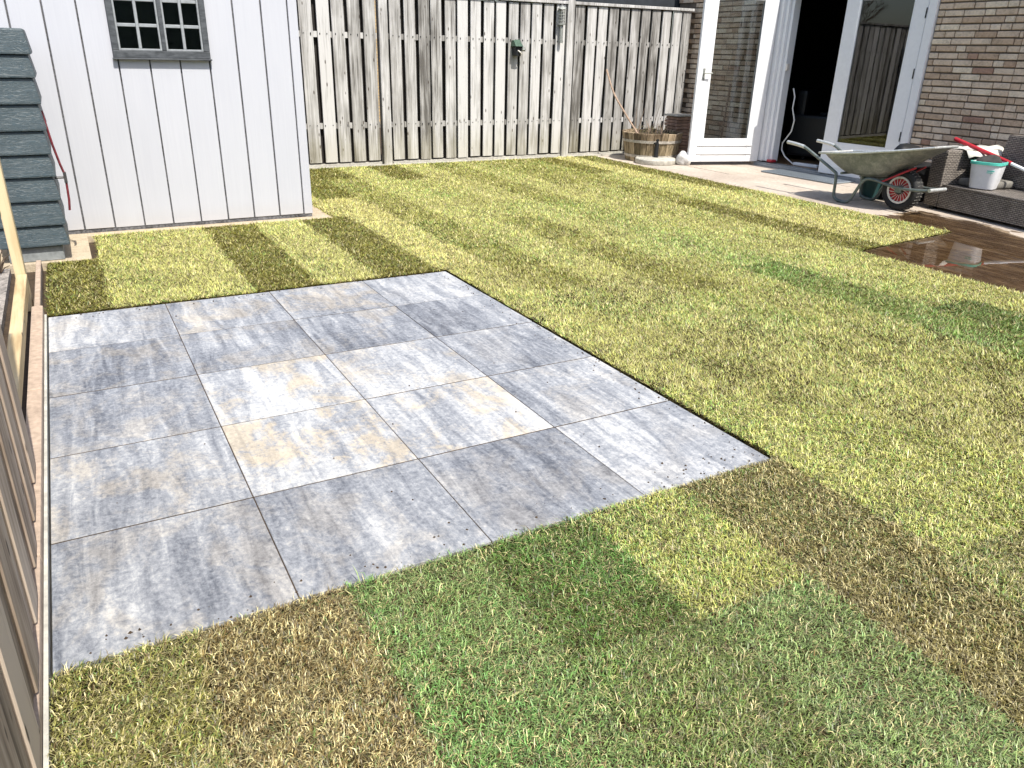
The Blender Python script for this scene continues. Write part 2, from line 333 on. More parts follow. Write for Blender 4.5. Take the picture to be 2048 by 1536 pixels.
# ------------------------------------------------------------------ mesh builder (tile units)
class MB:
    def __init__(s): s.v = []; s.f = []
    def add(s, v, f):
        o = len(s.v); s.v += [tuple(p) for p in v]; s.f += [tuple(i+o for i in q) for q in f]; return s
    def box(s, x0, x1, y0, y1, z0, z1, M4=None):
        v = [Vector((x, y, z)) for z in (z0, z1) for x, y in ((x0, y0), (x1, y0), (x1, y1), (x0, y1))]
        if M4: v = [M4 @ q for q in v]
        return s.add(v, [(3, 2, 1, 0), (4, 5, 6, 7), (0, 1, 5, 4), (1, 2, 6, 5), (2, 3, 7, 6), (3, 0, 4, 7)])
    def hexa(s, b, t):            # bottom quad, top quad (both counter-clockwise from above)
        return s.add(list(b)+list(t), [(3, 2, 1, 0), (4, 5, 6, 7), (0, 1, 5, 4), (1, 2, 6, 5), (2, 3, 7, 6), (3, 0, 4, 7)])
    def tube(s, pts, r, n=8, closed=False):
        P = [Vector(p) for p in pts]; rs = r if isinstance(r, (list, tuple)) else [r]*len(P)
        vs_, fs = [], []; prev = None
        for i, p in enumerate(P):
            a = P[i-1] if (i or closed) else p; b = P[(i+1) % len(P)] if (i < len(P)-1 or closed) else p
            t = (b-a).normalized()
            if prev is None: u = t.orthogonal().normalized()
            else: u = (prev - t*prev.dot(t)).normalized()
            prev = u; w = t.cross(u)
            for k in range(n):
                an = 2*math.pi*k/n; vs_.append(p + (u*math.cos(an)+w*math.sin(an))*rs[i])
        m_ = len(P)
        for i in range(m_ if closed else m_-1):
            for k in range(n):
                j = (i+1) % m_
                fs.append((i*n+k, i*n+(k+1) % n, j*n+(k+1) % n, j*n+k))
        if not closed: fs += [tuple(range(n-1, -1, -1)), tuple((m_-1)*n+k for k in range(n))]
        return s.add(vs_, fs)
    def lathe(s, prof, n=24, c=(0, 0, 0), M4=None, cap=True):
        vs_, fs = [], []
        for r, z in prof:
            for k in range(n):
                a = 2*math.pi*k/n; q = Vector((r*math.cos(a), r*math.sin(a), z))
                vs_.append((M4 @ q if M4 else q) + Vector(c))
        for i in range(len(prof)-1):
            for k in range(n): fs.append((i*n+k, i*n+(k+1) % n, (i+1)*n+(k+1) % n, (i+1)*n+k))
        if cap: fs += [tuple(range(n-1, -1, -1)), tuple((len(prof)-1)*n+k for k in range(n))]
        return s.add(vs_, fs)

ORG = {}
def tag(o, label=None, cat=None, group=None, kind=None):
    if label: o['label'] = label
    if cat: o['category'] = cat
    if group: o['group'] = group
    if kind: o['kind'] = kind
    return o
def thing(name, label, cat, loc=(0, 0, 0), rz=0.0, group=None):
    o = bpy.data.objects.new(name, None); COL.objects.link(o); o.empty_display_size = 0.1
    o.location = Vector(loc)*T; o.rotation_euler = (0, 0, rz); ORG[o.name] = Vector(loc)
    return tag(o, label, cat, group)
def mesh_of(name, mb, mat, org, bev=0.0, seg=1, smooth=False):
    me = bpy.data.meshes.new(name)
    me.from_pydata([((x-org[0])*T, (y-org[1])*T, (z-org[2])*T) for x, y, z in mb.v], [], mb.f)
    mats = mat if isinstance(mat, list) else [mat]
    for q in mats: me.materials.append(M[q])
    if bev:
        bm = bmesh.new(); bm.from_mesh(me)
        bmesh.ops.bevel(bm, geom=[e for e in bm.edges if len(e.link_faces) == 2 and e.calc_face_angle(0) > 0.5], offset=bev*T, segments=seg, affect='EDGES', profile=0.6)
        bm.to_mesh(me); bm.free()
    if smooth:
        me.shade_smooth(); me.set_sharp_from_angle(angle=math.radians(42))
    me.update(); return me
def part(name, mb, mat, parent=None, local=False, bev=0.0, seg=1, smooth=False, org=None):
    """one mesh object; parts of unrotated things are given in scene coordinates, parts of rotated ones in local coordinates"""
    if parent is not None: o0 = Vector((0, 0, 0)) if local else ORG[parent.name]
    else: o0 = Vector(org) if org else Vector((0, 0, 0))
    me = mesh_of(name, mb, mat, o0, bev, seg, smooth)
    o = bpy.data.objects.new(name, me); COL.objects.link(o); ORG[o.name] = o0
    if parent is not None: o.parent = parent
    else: o.location = o0*T
    return o
def piece(name, mb, mat, parent, org, bev=0.0, seg=1):
    """a piece with an origin of its own (its texture starts there), child of an unrotated parent"""
    me = mesh_of(name, mb, mat, Vector(org), bev, seg)
    o = bpy.data.objects.new(name, me); COL.objects.link(o); o.parent = parent; o.location = (Vector(org)-ORG[parent.name])*T; ORG[o.name] = Vector(org)
    return o
B = lambda *a: MB().box(*a)
XH = 14.85                    # house wall plane
YS = 3.66                     # shed front plane
YF = 8.6                      # back fence plane

# ================================================================== setting: ground
g = part('ground', MB().add([(-150, -150, -.09), (170, -150, -.09), (170, 200, -.09), (-150, 200, -.09)], [(0, 1, 2, 3)]), 'soil'); tag(g, kind='structure')
pad = part('sand_bed', B(-2.6, 3.73, 3.46, 7.6, -.085, .004).box(-2.6, .46, 2.16, 3.455, -.085, .004), 'sand'); tag(pad, kind='structure')
npv = part('neighbour_path', B(-6, -.36, -9, 2.1, -.085, -.005), 'gravel'); tag(npv, kind='structure')

# tiled terrace: 4 x 5 tiles
bed = part('tiled_terrace', B(.006, 4.006, -4.99, .0, -.08, -.055).box(.010, 3.99, -4.98, -.006, -.0545, -.004), 'soil'); tag(bed, kind='structure')
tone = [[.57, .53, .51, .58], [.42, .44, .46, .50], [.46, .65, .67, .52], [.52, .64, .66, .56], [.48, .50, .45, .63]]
ochr = [[.35, .6, .7, .1], [.45, .4, .5, .05], [.4, .95, .7, .15], [.55, 1.3, 1.0, .3], [.35, .3, .25, .15]]
lean = [[-.45, 0, 0, .4], [0, 0, .1, .35], [0, 0, 0, .1], [0, 0, 0, .35], [0, -.1, -.15, -.1]]
for r in range(5):
    for c in range(4):
        x0, y1 = c + .008, -r - .001
        dz = random.uniform(.0, .003)
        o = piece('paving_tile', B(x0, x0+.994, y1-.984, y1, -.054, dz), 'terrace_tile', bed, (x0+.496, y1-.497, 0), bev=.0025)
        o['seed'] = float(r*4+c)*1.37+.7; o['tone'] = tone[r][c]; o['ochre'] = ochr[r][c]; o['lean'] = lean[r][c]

# old slabs by the house
ter = part('house_terrace', B(11.875, XH-.03, -9, 8.50, -.085, -.016).box(9.44, 11.874, -9, -1.36, -.085, -.016), 'soil'); tag(ter, kind='structure')
def slab(x0, x1, y0, y1):
    o = piece('paving_slab', B(x0+.010, x1-.010, y0+.010, y1-.010, -.068, random.uniform(-.004, .004)), 'old_slab', ter, ((x0+x1)/2, (y0+y1)/2, 0), bev=.005)
yb = [-.8 + 1.13*k for k in range(-7, 9)]; yb = [y for y in yb if y > -9] + [8.52]
for a, b in zip(yb[:-1], yb[1:]):
    for x0, x1 in ((11.87, 13.0), (13.0, 14.13), (14.13, XH-.02)): slab(x0, x1, a, b)
for a, b in zip(yb[:-1], yb[1:]):
    if a >= -1.2: continue
    for x0, x1 in ((9.43, 10.72), (10.72, 11.87)):
        if b > -1.1:
            ya = -1.32 + (x0-9.43)*.109 - .02; yc = -1.32 + (x1-9.43)*.109 - .02
            mb = MB().hexa([(x0+.008, a+.008, -.068), (x1-.008, a+.008, -.068), (x1-.008, yc, -.068), (x0+.008, ya, -.068)],
                           [(x0+.008, a+.008, 0), (x1-.008, a+.008, 0), (x1-.008, yc, 0), (x0+.008, ya, 0)])
            piece('paving_slab', mb, 'old_slab', ter, ((x0+x1)/2, (a+ya)/2, 0), bev=.008)
        else: slab(x0, x1, a, b)

# kerb on the left
kr = thing('kerb', 'long pinkish stone kerb between the tiles and the wooden fence', 'kerb', (-.07, -4, -.08))
kerb_y = [.16, -2.0, -4.2, -6.4, -9.0]
for a, b in zip(kerb_y[:-1], kerb_y[1:]):
    piece('kerb_block', B(-.115, -.022, b+.006, a-.006, -.085, .085+random.uniform(-.006, .006)), 'kerb_stone', kr, (-.07, (a+b)/2, 0), bev=.012, seg=2)
piece('edging_plank', B(-.10, -.05, .17, 2.12, -.085, .055), 'kerb_stone', kr, (-.07, 1.1, 0), bev=.006)
piece('edging_strip', B(-.019, -.002, -9.0, .02, -.085, .028), 'concrete_pale', kr, (-.01, -4, 0))

# ================================================================== lawn of turf rolls
lawn = part('lawn', B(-.0, 11.85, -9, 8.48, -.088, -.078), 'soil'); tag(lawn, kind='structure')
def vnoise(x, y, sc, seed):
    r = np.random.default_rng(seed); G = r.random((64, 64)); u = x*sc; v = y*sc
    i = np.floor(u).astype(int); j = np.floor(v).astype(int); a = u-i; b = v-j; a = a*a*(3-2*a); b = b*b*(3-2*b)
    g_ = lambda p, q: G[p % 64, q % 64]
    return (g_(i, j)*(1-a)+g_(i+1, j)*a)*(1-b)+(g_(i, j+1)*(1-a)+g_(i+1, j+1)*a)*b
PAL = {  # main blade colour (own tint; light/dark strips also have lean sheen painted in), straw share, fresh-green share, lean azimuth (deg), height factor
 'L': ((.48, .50, .140), .20, .12, 100, 1.0), 'Y': ((.56, .555, .175), .24, .06, 80, 1.0), 'D': ((.275, .275, .050), .14, .10, 270, .95), 'N': ((.385, .40, .095), .17, .13, 170, 1.0),
 'M': ((.45, .47, .125), .20, .14, 125, 1.0), 'B': ((.225, .165, .064), .36, .06, 20, .95), 'O': ((.275, .27, .072), .28, .14, 0, 1.0), 'H': ((.36, .45, .13), .16, .26, 260, 1.05),
 'G': ((.275, .39, .135), .17, .30, 300, 1.1), 'K': ((.14, .22, .045), .16, .28, 240, 1.15), 'X': ((.205, .285, .075), .18, .32, 330, 1.1), 'R': ((.225, .190, .062), .32, .08, 150, .95)}
STRAW = np.array((.60, .53, .27)); GREEN = np.array((.13, .26, .07)); BROWN = np.array((.16, .105, .05))
def in_lawn(x, y):
    ok = (x > -.0) & (x < 11.84) & (y < 8.46)
    ok &= ~((x < 4.026) & (y > -5.008) & (y < .022))
    ok &= ~((x < 3.74) & (y > 3.44)); ok &= ~((x < .47) & (y > 2.14))
    ok &= ~((x > 9.42) & (y < -1.32 + (x-9.42)*.109))
    return ok
CX, CY, CZ = CAM
n_tot = 0
def turf(x0, x1, y0, y1, key, slant=0.0):
    """one roll of turf: slab of rooted soil plus its blades, as one mesh"""
    global n_tot
    mainc, straw, green, az, hf = PAL[key]
    area = (x1-x0)*(y1-y0)*T*T
    xm, ym = (x0+x1)/2, (y0+y1)/2
    dmin = max(1.3, math.hypot(math.hypot(max(x0-CX, 0, CX-x1), max(y0-CY, 0, CY-y1)), CZ)*T)
    dens_f = lambda d: 62000*(2.2/np.maximum(d, 2.2))**0.85
    dm = dens_f(np.array(dmin)); n = int(area*dm)
    x = rng.uniform(x0, x1, n); y = rng.uniform(y0, y1, n)
    d = np.sqrt((x-CX)**2+(y-CY)**2+CZ**2)*T
    keep = (rng.random(n) < dens_f(d)/dm) & in_lawn(x, y)
    # outside the photograph's view the sward is thinner
    q = np.stack([x-CX, y-CY, np.full(n, -CZ)], 1) @ np.array(R_).T
    vis = (q[:, 2] > .2) & (np.abs(q[:, 0]) < q[:, 2]*.74) & (np.abs(q[:, 1]) < q[:, 2]*.57)
    keep &= vis | (rng.random(n) < .15)
    x, y, d = x[keep], y[keep], d[keep]; o_ = np.argsort(d > 3.6, kind='stable'); x, y, d = x[o_], y[o_], d[o_]; n = len(x); n_tot += n; nn = int((d <= 3.6).sum()); nf = n-nn
    # clumps
    cl = vnoise(x, y, 11, 3); pt = vnoise(x, y, 1.3, 5); pt2 = vnoise(x, y, 3.3, 9); fine = vnoise(x, y, 28, 17)
    mean = math.radians(az); phi = mean + rng.normal(0, 1.6, n) + (pt2-.5)*1.0
    L = rng.uniform(.012, .029, n)*hf*(1+.04*d)*(.65+.7*fine)*np.where(rng.random(n) < .06, 1.5, 1.0)
    up = rng.uniform(.25, 1.0, n)*(.55+.5*cl)
    w = rng.uniform(.0008, .0016, n)*np.maximum(1.0, d/2.6)*np.where(d > 3.6, 1.35, 1.0)
    x = x+rng.normal(0, .014, n)*(x > .1)*(np.abs(x-4.05) > .1)*(x < 11.7)
    dx, dy = np.cos(phi), np.sin(phi)
    z0 = np.full(n, .008*T)
    h = L*up*.85; r = np.sqrt(np.maximum(L*L-h*h, 1e-7))
    bx, by = x*T, y*T; sx, sy = -dy*w, dx*w
    curl = rng.normal(0, .35, n)
    mx, my, mz = bx+dx*r*.42, by+dy*r*.42, z0+h*.72
    tx, ty, tz = bx+dx*r*.95-dy*r*curl, by+dy*r*.95+dx*r*curl, z0+h*rng.uniform(.55, 1.15, n)
    V = np.empty((n, 5, 3), np.float32)
    V[:, 0] = np.stack([bx-sx, by-sy, z0-.004], 1); V[:, 1] = np.stack([bx+sx, by+sy, z0-.004], 1)
    V[:, 2] = np.stack([mx+sx*.8, my+sy*.8, mz], 1); V[:, 3] = np.stack([mx-sx*.8, my-sy*.8, mz], 1); V[:, 4] = np.stack([tx, ty, tz], 1)
    # colour of each blade
    u = rng.random(n); c = np.tile(np.array(mainc), (n, 1))
    gsh = np.clip(green*(.1+2.0*pt)*(1.0+1.4*(pt2-.5)), 0, .9); ssh = np.clip(straw*(.4+1.2*fine), 0, .9)
    fg = 0.0 if False else np.exp(-(((x-7.6)/.62)**2))*(1/(1+np.exp((y-1.6)*1.3)))*(y > -6)  # fresh green band of one roll
    fg = np.maximum(fg, np.exp(-((x-6.05)**2+(y+3.1)**2*.8)/.10)); gsh = np.clip(gsh+fg*.32, 0, .95)
    br = np.exp(-(((x-5.6)/.55)**2+((y+2.2)/2.6)**2))*.10 + np.exp(-(((x-4.75)/.4)**2+((y+.3)/1.6)**2))*.2
    m_s = u < ssh; m_g = (u >= ssh) & (u < ssh+gsh); m_b = u > 1-.06-br*.35*(key in 'LMY')
    c[m_s] = STRAW*rng.uniform(.75, 1.15, (m_s.sum(), 1)); c[m_g] = (GREEN*.5+np.array(mainc)*.5*np.array((.75, 1.15, .9)))
    c[m_b] = BROWN
    c *= np.where(rng.random((n, 1)) < .38, rng.uniform(.16, .6, (n, 1)), rng.uniform(.75, 1.75, (n, 1)))*(.91+.18*pt[:, None])*(.82+.36*cl[:, None])  # dark/bright mix also paints blade micro-shadow and highlights into the colour
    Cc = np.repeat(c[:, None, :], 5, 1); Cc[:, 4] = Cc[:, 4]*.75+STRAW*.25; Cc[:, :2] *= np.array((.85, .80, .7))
    # slab
    slab_v, slab_f = [], []
    xs = np.linspace(x0+.006, x1-.006, 2); ys = np.linspace(y0+.004, y1-.004, max(2, int((y1-y0)/.25)))
    top = []
    for yy in ys: top += [(xs[0]+random.uniform(-.006, .004), yy, .004+random.uniform(-.004, .008)), (xs[1]+random.uniform(-.004, .006), yy, .004+random.uniform(-.004, .008))]
    if slant: top[1] = (top[1][0], y0+(x1-x0)*slant, top[1][2])
    bot = [(a, b, -.075) for a, b, _ in top]; k = len(ys)
    sv_ = np.array(top+bot, np.float32)*T; N = len(top)
    for i in range(k-1):
        a = 2*i
        slab_f += [(a, a+1, a+3, a+2), (N+a, a, a+2, N+a+2), (a+1, N+a+1, N+a+3, a+3)]
    slab_f += [(0, N, N+1, 1), (2*k-2, 2*k-1, N+2*k-1, N+2*k-2)]
    me = bpy.data.meshes.new('turf_roll'); ns = len(sv_)
    org = np.array((xm, ym, 0), np.float32)*T
    allv = np.concatenate([sv_, V[:nn].reshape(-1, 3), V[nn:][:, [0, 1, 4]].reshape(-1, 3)])-org
    me.vertices.add(len(allv)); me.vertices.foreach_set('co', allv.astype(np.float32).ravel())
    b5 = (ns+5*np.arange(nn))[:, None]; b3 = (ns+5*nn+3*np.arange(nf))[:, None]
    quads = b5+np.array([0, 1, 2, 3]); tris = np.concatenate([b5+np.array([3, 2, 4]), b3+np.array([0, 1, 2])])
    lv = np.concatenate([np.array(slab_f, int).ravel(), quads.ravel(), tris.ravel()]).astype(np.int32)
    tot = np.concatenate([np.full(len(slab_f), 4), np.full(nn, 4), np.full(n, 3)]).astype(np.int32)
    st = np.concatenate([[0], np.cumsum(tot)[:-1]]).astype(np.int32)
    me.loops.add(len(lv)); me.loops.foreach_set('vertex_index', lv)
    me.polygons.add(len(tot)); me.polygons.foreach_set('loop_start', st); me.polygons.foreach_set('loop_total', tot)
    mi = np.ones(len(tot), np.int32); mi[:len(slab_f)] = 0; me.polygons.foreach_set('material_index', mi)
    me.materials.append(M['turf_thatch']); me.materials.append(M['grass_blade'])
    ca = me.color_attributes.new('Col', 'FLOAT_COLOR', 'POINT')
    cc = np.ones((len(allv), 4), np.float32); cc[ns:, :3] = np.concatenate([Cc[:nn].reshape(-1, 3), Cc[nn:][:, [0, 1, 4]].reshape(-1, 3)]); ca.data.foreach_set('color', cc.ravel())
    me.update(calc_edges=True); me.validate()
    o = bpy.data.objects.new('turf_roll', me); COL.objects.link(o); o.parent = lawn; o.location = org; o['kind'] = 'stuff'
    return o
E_ = [-.0, .55, 1.21, 1.88, 2.56, 3.23, 3.93, 4.60, 5.27, 5.94, 6.61, 7.28, 7.95, 8.62, 9.42, 10.05, 10.66, 11.22, 11.84]
rolls = [  # strip index, y0, y1, palette key
 (0, -9, -5.012, 'O'), (1, -9, -5.012, 'B'), (2, -9, -5.012, 'G'), (3, -5.92, -5.012, 'K'), (3, -9, -5.92, 'X'), (4, -5.97, -5.012, 'M'), (4, -9, -5.97, 'G'),
 (5, -9, -6.2, 'R'),
 (0, .024, 2.13, 'D'), (1, .024, 3.43, 'M'), (2, .024, 3.43, 'M'), (3, .024, 3.43, 'D'), (4, .024, 3.43, 'L'), (5, .024, 3.43, 'D')]
rolls[10] = (2, .024, 3.43, 'L'); rolls[11] = (3, .024, 3.43, 'D')
seqs = {6: [(-9, -6.2, 'O'), (-6.2, -1.9, 'L'), (-1.9, .022, 'L'), (.024, 4.9, 'Y'), (4.9, 8.46, 'D')], 7: [(-9, -5.3, 'M'), (-5.3, -1.2, 'M'), (-1.2, 3.0, 'N'), (3.0, 6.9, 'N'), (6.9, 8.46, 'D')],
 8: [(-9, -4.4, 'L'), (-4.4, -.2, 'L'), (-.2, 4.0, 'L'), (4.0, 8.46, 'L')], 9: [(-9, -6.0, 'M'), (-6.0, -1.9, 'M'), (-1.9, 2.3, 'N'), (2.3, 6.4, 'M'), (6.4, 8.46, 'D')],
 10: [(-9, -4.9, 'L'), (-4.9, -.7, 'M'), (-.7, 3.5, 'L'), (3.5, 8.46, 'L')], 11: [(-9, -5.5, 'X'), (-5.5, -1.3, 'H'), (-1.3, 2.9, 'M'), (2.9, 8.46, 'N')],
 12: [(-9, -6.3, 'M'), (-6.3, -3.4, 'K'), (-3.4, 2.0, 'L'), (2.0, 6.2, 'L'), (6.2, 8.46, 'M')], 13: [(-9, -3.5, 'L'), (-3.5, .6, 'L'), (.6, 4.8, 'M'), (4.8, 8.46, 'N')],
 14: [(-1.315, 2.6, 'D'), (2.6, 8.46, 'N')], 15: [(-1.246, 1.6, 'Y'), (1.6, 5.8, 'L'), (5.8, 8.46, 'D')], 16: [(-1.18, 3.3, 'Y'), (3.3, 8.46, 'Y')], 17: [(-1.119, 3.0, 'M'), (3.0, 8.46, 'D')]}
turf(3.23, 4.03, -6.2, -5.012, 'R')
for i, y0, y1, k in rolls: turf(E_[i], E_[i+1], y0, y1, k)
# strip 5 joins strip 6 right of the tiles: its sliver up to the tile edge
for y0, y1, k in seqs[6]:
    a = E_[6] if not (-5.0 < y0 < 0) else 4.03
    turf(4.03 if (y0 >= -6.2 and y1 <= .95) else E_[6], E_[7], y0, y1, k)
turf(3.74, 3.93, 3.44, 8.46, 'Y')
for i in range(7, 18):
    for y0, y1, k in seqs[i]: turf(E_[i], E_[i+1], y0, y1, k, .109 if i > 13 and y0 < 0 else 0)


# ================================================================== house
house = thing('brick_house', 'brown brick house wall with open white French doors', 'house', (XH, 0, 0))
DY0, DY1, DZ0, DZ1 = 2.02, 5.86, .05, 3.86          # door opening in the wall
HY0, HY1, HZ = -9.0, 9.3, 5.0
core = MB()
core.box(XH+.03, XH+.4, HY0, DY0, -.08, HZ).box(XH+.03, XH+.4, DY1, HY1, -.08, HZ).box(XH+.03, XH+.4, DY0, DY1, DZ1, HZ)
wall = part('wall', core, 'mortar', house)
PITCH, LEN, HT = .1175, .395, .096
joined = MB(); nb = 0
def brick_row(y0, y1, z, individual):
    global nb
    y = y1; first = True
    while y > y0+.03:
        hd = random.random() < .26
        Lb = (.19 if hd else LEN-.01)*random.uniform(.96, 1.04)
        if first: Lb *= random.uniform(.35, 1.0); first = False
        a = max(y-Lb, y0)
        if a-y0 < .07: a = y0
        zz = z+random.uniform(-.003, .003); pr_ = random.uniform(-.006, .006)
        mb = MB().box(XH-.003+pr_, XH+.06, a+.008, y-.008, zz+.008, zz+HT+.004)
        if individual:
            piece('brick', mb, 'brick', wall, (XH, (a+y)/2, z), bev=.009, seg=1); nb += 1
        else: joined.box(XH-.003+pr_, XH+.06, a+.008, y-.008, zz+.008, zz+HT+.004)
        y = a
z = -.06; row = 0
while z < HZ-.12:
    random.seed(1000+row)
    top = z > DZ1-.02; vis = z < 3.66
    if vis:
        brick_row(.35 if z > .9 else 1.0, DY0-.006, z, z > .45)
        brick_row(HY0, .35 if z > .9 else 1.0, z, False)
        brick_row(DY1+.006, HY1, z, False) if nb > 285 or z < 1.0 or row % 2 else brick_row(DY1+.006, YF+.05, z, True)
    else:
        brick_row(HY0, DY0-.006, z, False); brick_row(DY1+.006, HY1, z, False)
        if top: brick_row(DY0-.006, DY1+.006, z, False)
    z += PITCH; row += 1
random.seed(21)
jb = part('brickwork', joined, 'brick_joined', wall); jb['kind'] = 'stuff'
part('roof', B(XH-.03, XH+9, HY0-.2, HY1+.2, HZ+.01, HZ+.3), 'roof_dark', house, bev=.02)
# room
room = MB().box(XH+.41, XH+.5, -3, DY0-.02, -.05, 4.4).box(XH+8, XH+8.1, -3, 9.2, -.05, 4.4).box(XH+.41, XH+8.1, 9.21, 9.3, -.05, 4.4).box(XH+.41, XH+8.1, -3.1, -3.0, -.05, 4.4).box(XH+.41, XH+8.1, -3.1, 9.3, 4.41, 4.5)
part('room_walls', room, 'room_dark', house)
flo = part('room_floor', B(XH+.30, XH+8, -2.99, 9.2, -.02, .06), 'room_floor', house)
# door frame
fr = MB()
fr.box(XH-.05, XH+.16, DY0+.004, DY0+.17, DZ0+.055, DZ1)           # right jamb
fr.box(XH-.05, XH+.16, DY1-.16, DY1-.004, DZ0+.055, DZ1)           # left jamb
fr.box(XH+.02, XH+.22, DY1-.25, DY1-.163, DZ0+.055, DZ1-.163)      # rebate step
fr.box(XH+.09, XH+.29, DY1-.33, DY1-.253, DZ0+.055, DZ1-.166)
fr.box(XH-.05, XH+.16, DY0+.173, DY1-.163, DZ1-.16, DZ1)
part('door_frame', fr, 'white_paint', house, bev=.008)
part('door_sill', MB().box(XH-.14, XH+.29, DY0, DY1, -.02, .06).box(XH-.10, XH-.06, DY0+.02, DY1-.02, .0605, .085), 'anthracite_light', house, bev=.006)
part('strike_plate', B(XH+.10, XH+.18, DY1-.37, DY1-.331, 2.10, 2.24), 'cream_ring', house)
part('red_wedge', B(XH+.0, XH+.16, DY1-.42, DY1-.262, .09, .15), 'red_paint', house, bev=.01)
def leaf(parent_name, W, H, gl, gr, gb, gt, hinges, grooves):
    """door leaf in local coordinates: X along width (0 = hinge), Y = thickness, Z up"""
    d = thing(parent_name[0], parent_name[1], None, parent_name[2], parent_name[3]); d.parent = house; d.location = (Vector(parent_name[2])-ORG[house.name])*T
    t = .045
    part('stile', B(0, gl, -t, t, 0, H), 'white_paint', d, True, bev=.008)
    part('stile', B(gr, W, -t, t, 0, H), 'white_paint', d, True, bev=.008)
    bt = part('bottom_rail', B(gl+.001, gr-.001, -t+.003, t-.003, 0, gb), 'white_paint', d, True, bev=.008)
    part('top_rail', B(gl+.001, gr-.001, -t+.003, t-.003, gt, H), 'white_paint', d, True, bev=.008)
    gp = part('pane', B(gl-.01, gr+.01, -.010, .010, gb-.01, gt+.01), 'glass', d, True)
    bd = MB()
    for s in (-1, 1):
        y0, y1 = (s*(t-.006), s*(t-.028)); y0, y1 = min(y0, y1), max(y0, y1)
        bd.box(gl, gl+.022, y0, y1, gb, gt).box(gr-.022, gr, y0, y1, gb, gt).box(gl+.022, gr-.022, y0, y1, gb, gb+.022).box(gl+.022, gr-.022, y0, y1, gt-.022, gt)
    part('glazing_bead', bd, 'white_paint', d, True)
    if grooves:
        for zz in grooves: part('drip_moulding', B(gl-.12, gr+.12, -t-.028, -t+.01, zz, zz+.022), 'white_paint', d, True, bev=.006)
    for zz, xx, s in hinges: part('hinge', MB().tube([(xx, s*(t+.004), zz-.09), (xx, s*(t+.004), zz+.09)], .012, 8), 'black_metal', d, True)
    return d
# left leaf swung out past square, right leaf shut
ang = math.atan2(.272, -.962)
dl = leaf(('door_leaf', 'white glazed door leaf swung wide open beside the barrel planter', (XH-.09, 5.83, .085), ang), 1.78, 3.72, .32, 1.47, .50, 3.45, [], ())
# local +Y of this leaf points towards -Y of the garden (the side that is seen)
dm = MB().box(.2, 1.6, .04, .07, .36, .385).box(.2, 1.6, .04, .066, .17, .19)
part('drip_moulding', dm, 'white_paint', dl, True, bev=.005)
part('lever_handle', MB().tube([(1.63, -.03, 1.92), (1.63, .13, 1.92), (1.47, .14, 1.92)], .016, 8).box(1.605, 1.655, .04, .058, 1.78, 2.02), 'feeder_metal', dl, True, smooth=True)
dr = leaf(('door_leaf', 'white glazed door leaf standing ajar beside the dark doorway', (XH+.0, 2.20, .085), math.pi/2+.07), 1.74, 3.62, .27, 1.43, .64, 3.38, [(.9, .015, 1), (2.05, .015, 1), (3.1, .015, 1)], ())
part('kick_panel', B(.2, 1.48, .04, .062, .14, .5), 'white_paint', dr, True, bev=.006)

# cord with power strip, in the doorway
cord = MB().tube([(XH+.36, 5.44, 1.72), (XH+.33, 5.34, 1.55), (XH+.34, 5.36, 1.3), (XH+.30, 5.22, 1.05), (XH+.33, 5.28, .8), (XH+.34, 5.50, .52), (XH+.35, 5.50, .36), (XH+.34, 5.36, .22), (XH+.40, 5.15, .085), (XH+.5, 4.95, .078)], .016, 8)
part_c = part('extension_cord', cord, 'cord_white', None, smooth=True, org=(XH+.4, 5.2, .08)); tag(part_c, 'white extension cord hanging in the open doorway', 'cord')
ps = thing('power_strip', 'white power strip lying on the wooden room floor', 'power strip', (XH+.45, 4.8, .062), .15)
part('body', B(-.06, .06, -.32, .32, 0, .07), 'white_plastic', ps, True, bev=.015)
for k in range(4): part('socket', MB().lathe([(.035, .0705), (.035, .074)], 12, (0, -.22+k*.14, 0)), 'cord_white', ps, True)
# furniture in the dark room
ch = thing('armchair', 'black armchair standing in the dark room behind the doorway', 'armchair', (XH+2.2, 5.6, .06), .4)
part('seat', B(-.6, .6, -.6, .6, .25, .75), 'black_plastic', ch, True, bev=.08, seg=2)
part('backrest', B(-.6, .6, .61, .85, .25, 1.6), 'black_plastic', ch, True, bev=.08, seg=2)
for s in (-1, 1): part('arm', B(s*.72-.11, s*.72+.11, -.6, .85, .1, 1.05), 'black_plastic', ch, True, bev=.06, seg=2)
for a in (-.5, .5):
    for b in (-.5, .5): part('leg', B(a-.04, a+.04, b-.04, b+.04, 0, .249), 'black_plastic', ch, True)
tb = thing('table', 'low table with a pale top inside the dark room', 'table', (XH+1.4, 4.35, .06))
part('top', B(XH+1.0, XH+1.8, 3.7, 4.75, .93, .98), 'pale_cloth', tb, bev=.01)
for a in (1.05, 1.7):
    for b in (3.76, 4.62): part('leg', B(XH+a, XH+a+.07, b, b+.07, .06, .929), 'black_plastic', tb)

